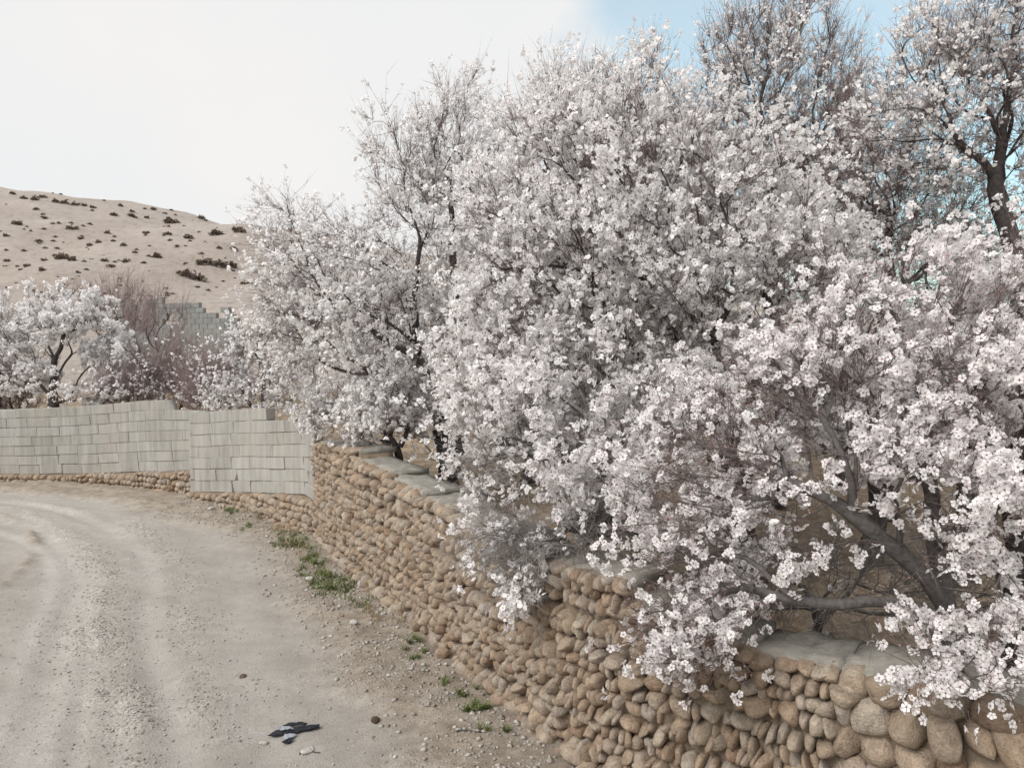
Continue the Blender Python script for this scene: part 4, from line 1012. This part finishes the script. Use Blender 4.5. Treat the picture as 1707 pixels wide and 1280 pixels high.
# single stones
def rock(u, v, w, h, mat, label, seed, name='loose_stone'):
    p = G(u, v); p[2] = gz(p[0], p[1]); k = p[1] / FPX
    me = np_mesh(name, cobble(ICO3[0], seed, 0.3, 0.12) * np.array([w * k / 2, w * k / 2 * 0.7, h * k / 2]), [ICO3[1]], [mat])
    o = link(name, me); o.location = (p[0], p[1], p[2] + h * k * 0.3); o.rotation_euler = (0, 0, seed); tag(o, label, 'stone')
rock(602, 982, 18, 13, M_pale, 'rounded pale stone in the grass at the foot of the cobble wall', 401)
rock(516, 972, 13, 9, M_pale, 'smaller pale stone at the road side edge of the grass', 402)
rock(352, 854, 12, 6, M_pale, 'white chip lying on the road before the stepping block wall', 403)
rock(626, 1205, 22, 10, M_brownrock, 'dark brown flat stone on the gravel beside the black debris', 404)
rock(440, 1236, 16, 7, M_pale, 'flat white stone lying next to the black debris', 405)
rock(512, 1254, 24, 7, M_pale, 'flat pale chip beyond the dark twig on the road', 406)
rock(405, 1127, 16, 4, M_brownrock, 'thin brown chip alone on the smooth wheel track', 407)
rock(590, 880 + 165, 16, 12, M_pale, 'pale rounded stone on the gravelly verge', 408)
rock(736, 1110, 26, 20, M_stone, 'fallen tan cobble lying against the foot of the wall', 409)

# black debris: bent rubber strips
def gp(u, v, h=0.006):
    p = G(u, v); p[2] = gz(p[0], p[1]) + h; return p
deb = empty('rubber_debris', gp(490, 1220, 0)); tag(deb, 'torn black rubber strip with blue grey scraps lying on the road', 'debris')
def sheet(name, px, z0, th, mat, seed):
    r_ = np.random.default_rng(seed); bm = bmesh.new(); vs = []
    for (u, v) in px:
        p = gp(u, v, 0) ; vs.append(bm.verts.new((p[0], p[1], p[2] + z0)))
    f = bm.faces.new(vs); bmesh.ops.triangulate(bm, faces=[f]); bmesh.ops.subdivide_edges(bm, edges=bm.edges[:], cuts=2, use_grid_fill=True)
    for v in bm.verts: v.co.z += 0.012 * abs(mnoise.noise(v.co * 16)) + r_.uniform(0, 0.004); v.co.x += r_.normal(0, 0.002); v.co.y += r_.normal(0, 0.006)
    g = bmesh.ops.solidify(bm, geom=bm.faces[:], thickness=th)
    for v in bm.verts: v.co -= deb.location
    bmesh.ops.recalc_face_normals(bm, faces=bm.faces[:])
    me = bpy.data.meshes.new(name); bm.to_mesh(me); bm.free(); me.materials.append(mat); link(name, me, deb)
sheet('torn_sheet', [(446, 1227), (458, 1222), (466, 1219), (476, 1220), (490, 1219), (502, 1215), (516, 1212), (532, 1210), (534, 1215), (520, 1219), (505, 1222), (494, 1226), (482, 1225), (470, 1227), (458, 1229)], 0.010, 0.008, M_black, 1)
sheet('torn_sheet', [(472, 1214), (484, 1211), (500, 1209), (512, 1210), (508, 1214), (492, 1214), (480, 1217)], 0.016, 0.007, M_black, 2)
sheet('scrap', [(463, 1219), (474, 1217), (486, 1219), (490, 1222), (480, 1223), (468, 1224)], 0.026, 0.004, M_bluegrey, 3)
sheet('scrap', [(474, 1228), (486, 1225), (494, 1229), (486, 1233), (478, 1236), (472, 1232)], 0.010, 0.004, M_bluegrey, 4)
sheet('fragment', [(471, 1238), (480, 1234), (488, 1233), (488, 1238), (478, 1240)], 0.008, 0.010, M_black, 5)
def stick(pts, r0, label):
    P = resample(catmull(np.array(pts), 6), 0.03); P = P + np.random.default_rng(3).normal(0, 0.003, P.shape); V, F = tubes([(P, np.linspace(r0, r0 * 0.4, len(P)))], lambda q: 6)
    o = link('twig', np_mesh('twig', V - P[0], [F], [M_bark])); o.location = P[0]; tag(o, label, 'twig')
stick([gp(760, 1230), gp(780, 1233), gp(802, 1237)], 0.009, 'dark twig on the verge near the foot of the cobble wall')
stick([gp(498, 1256), gp(515, 1255), gp(534, 1257)], 0.007, 'short dark twig on the road below the black debris')
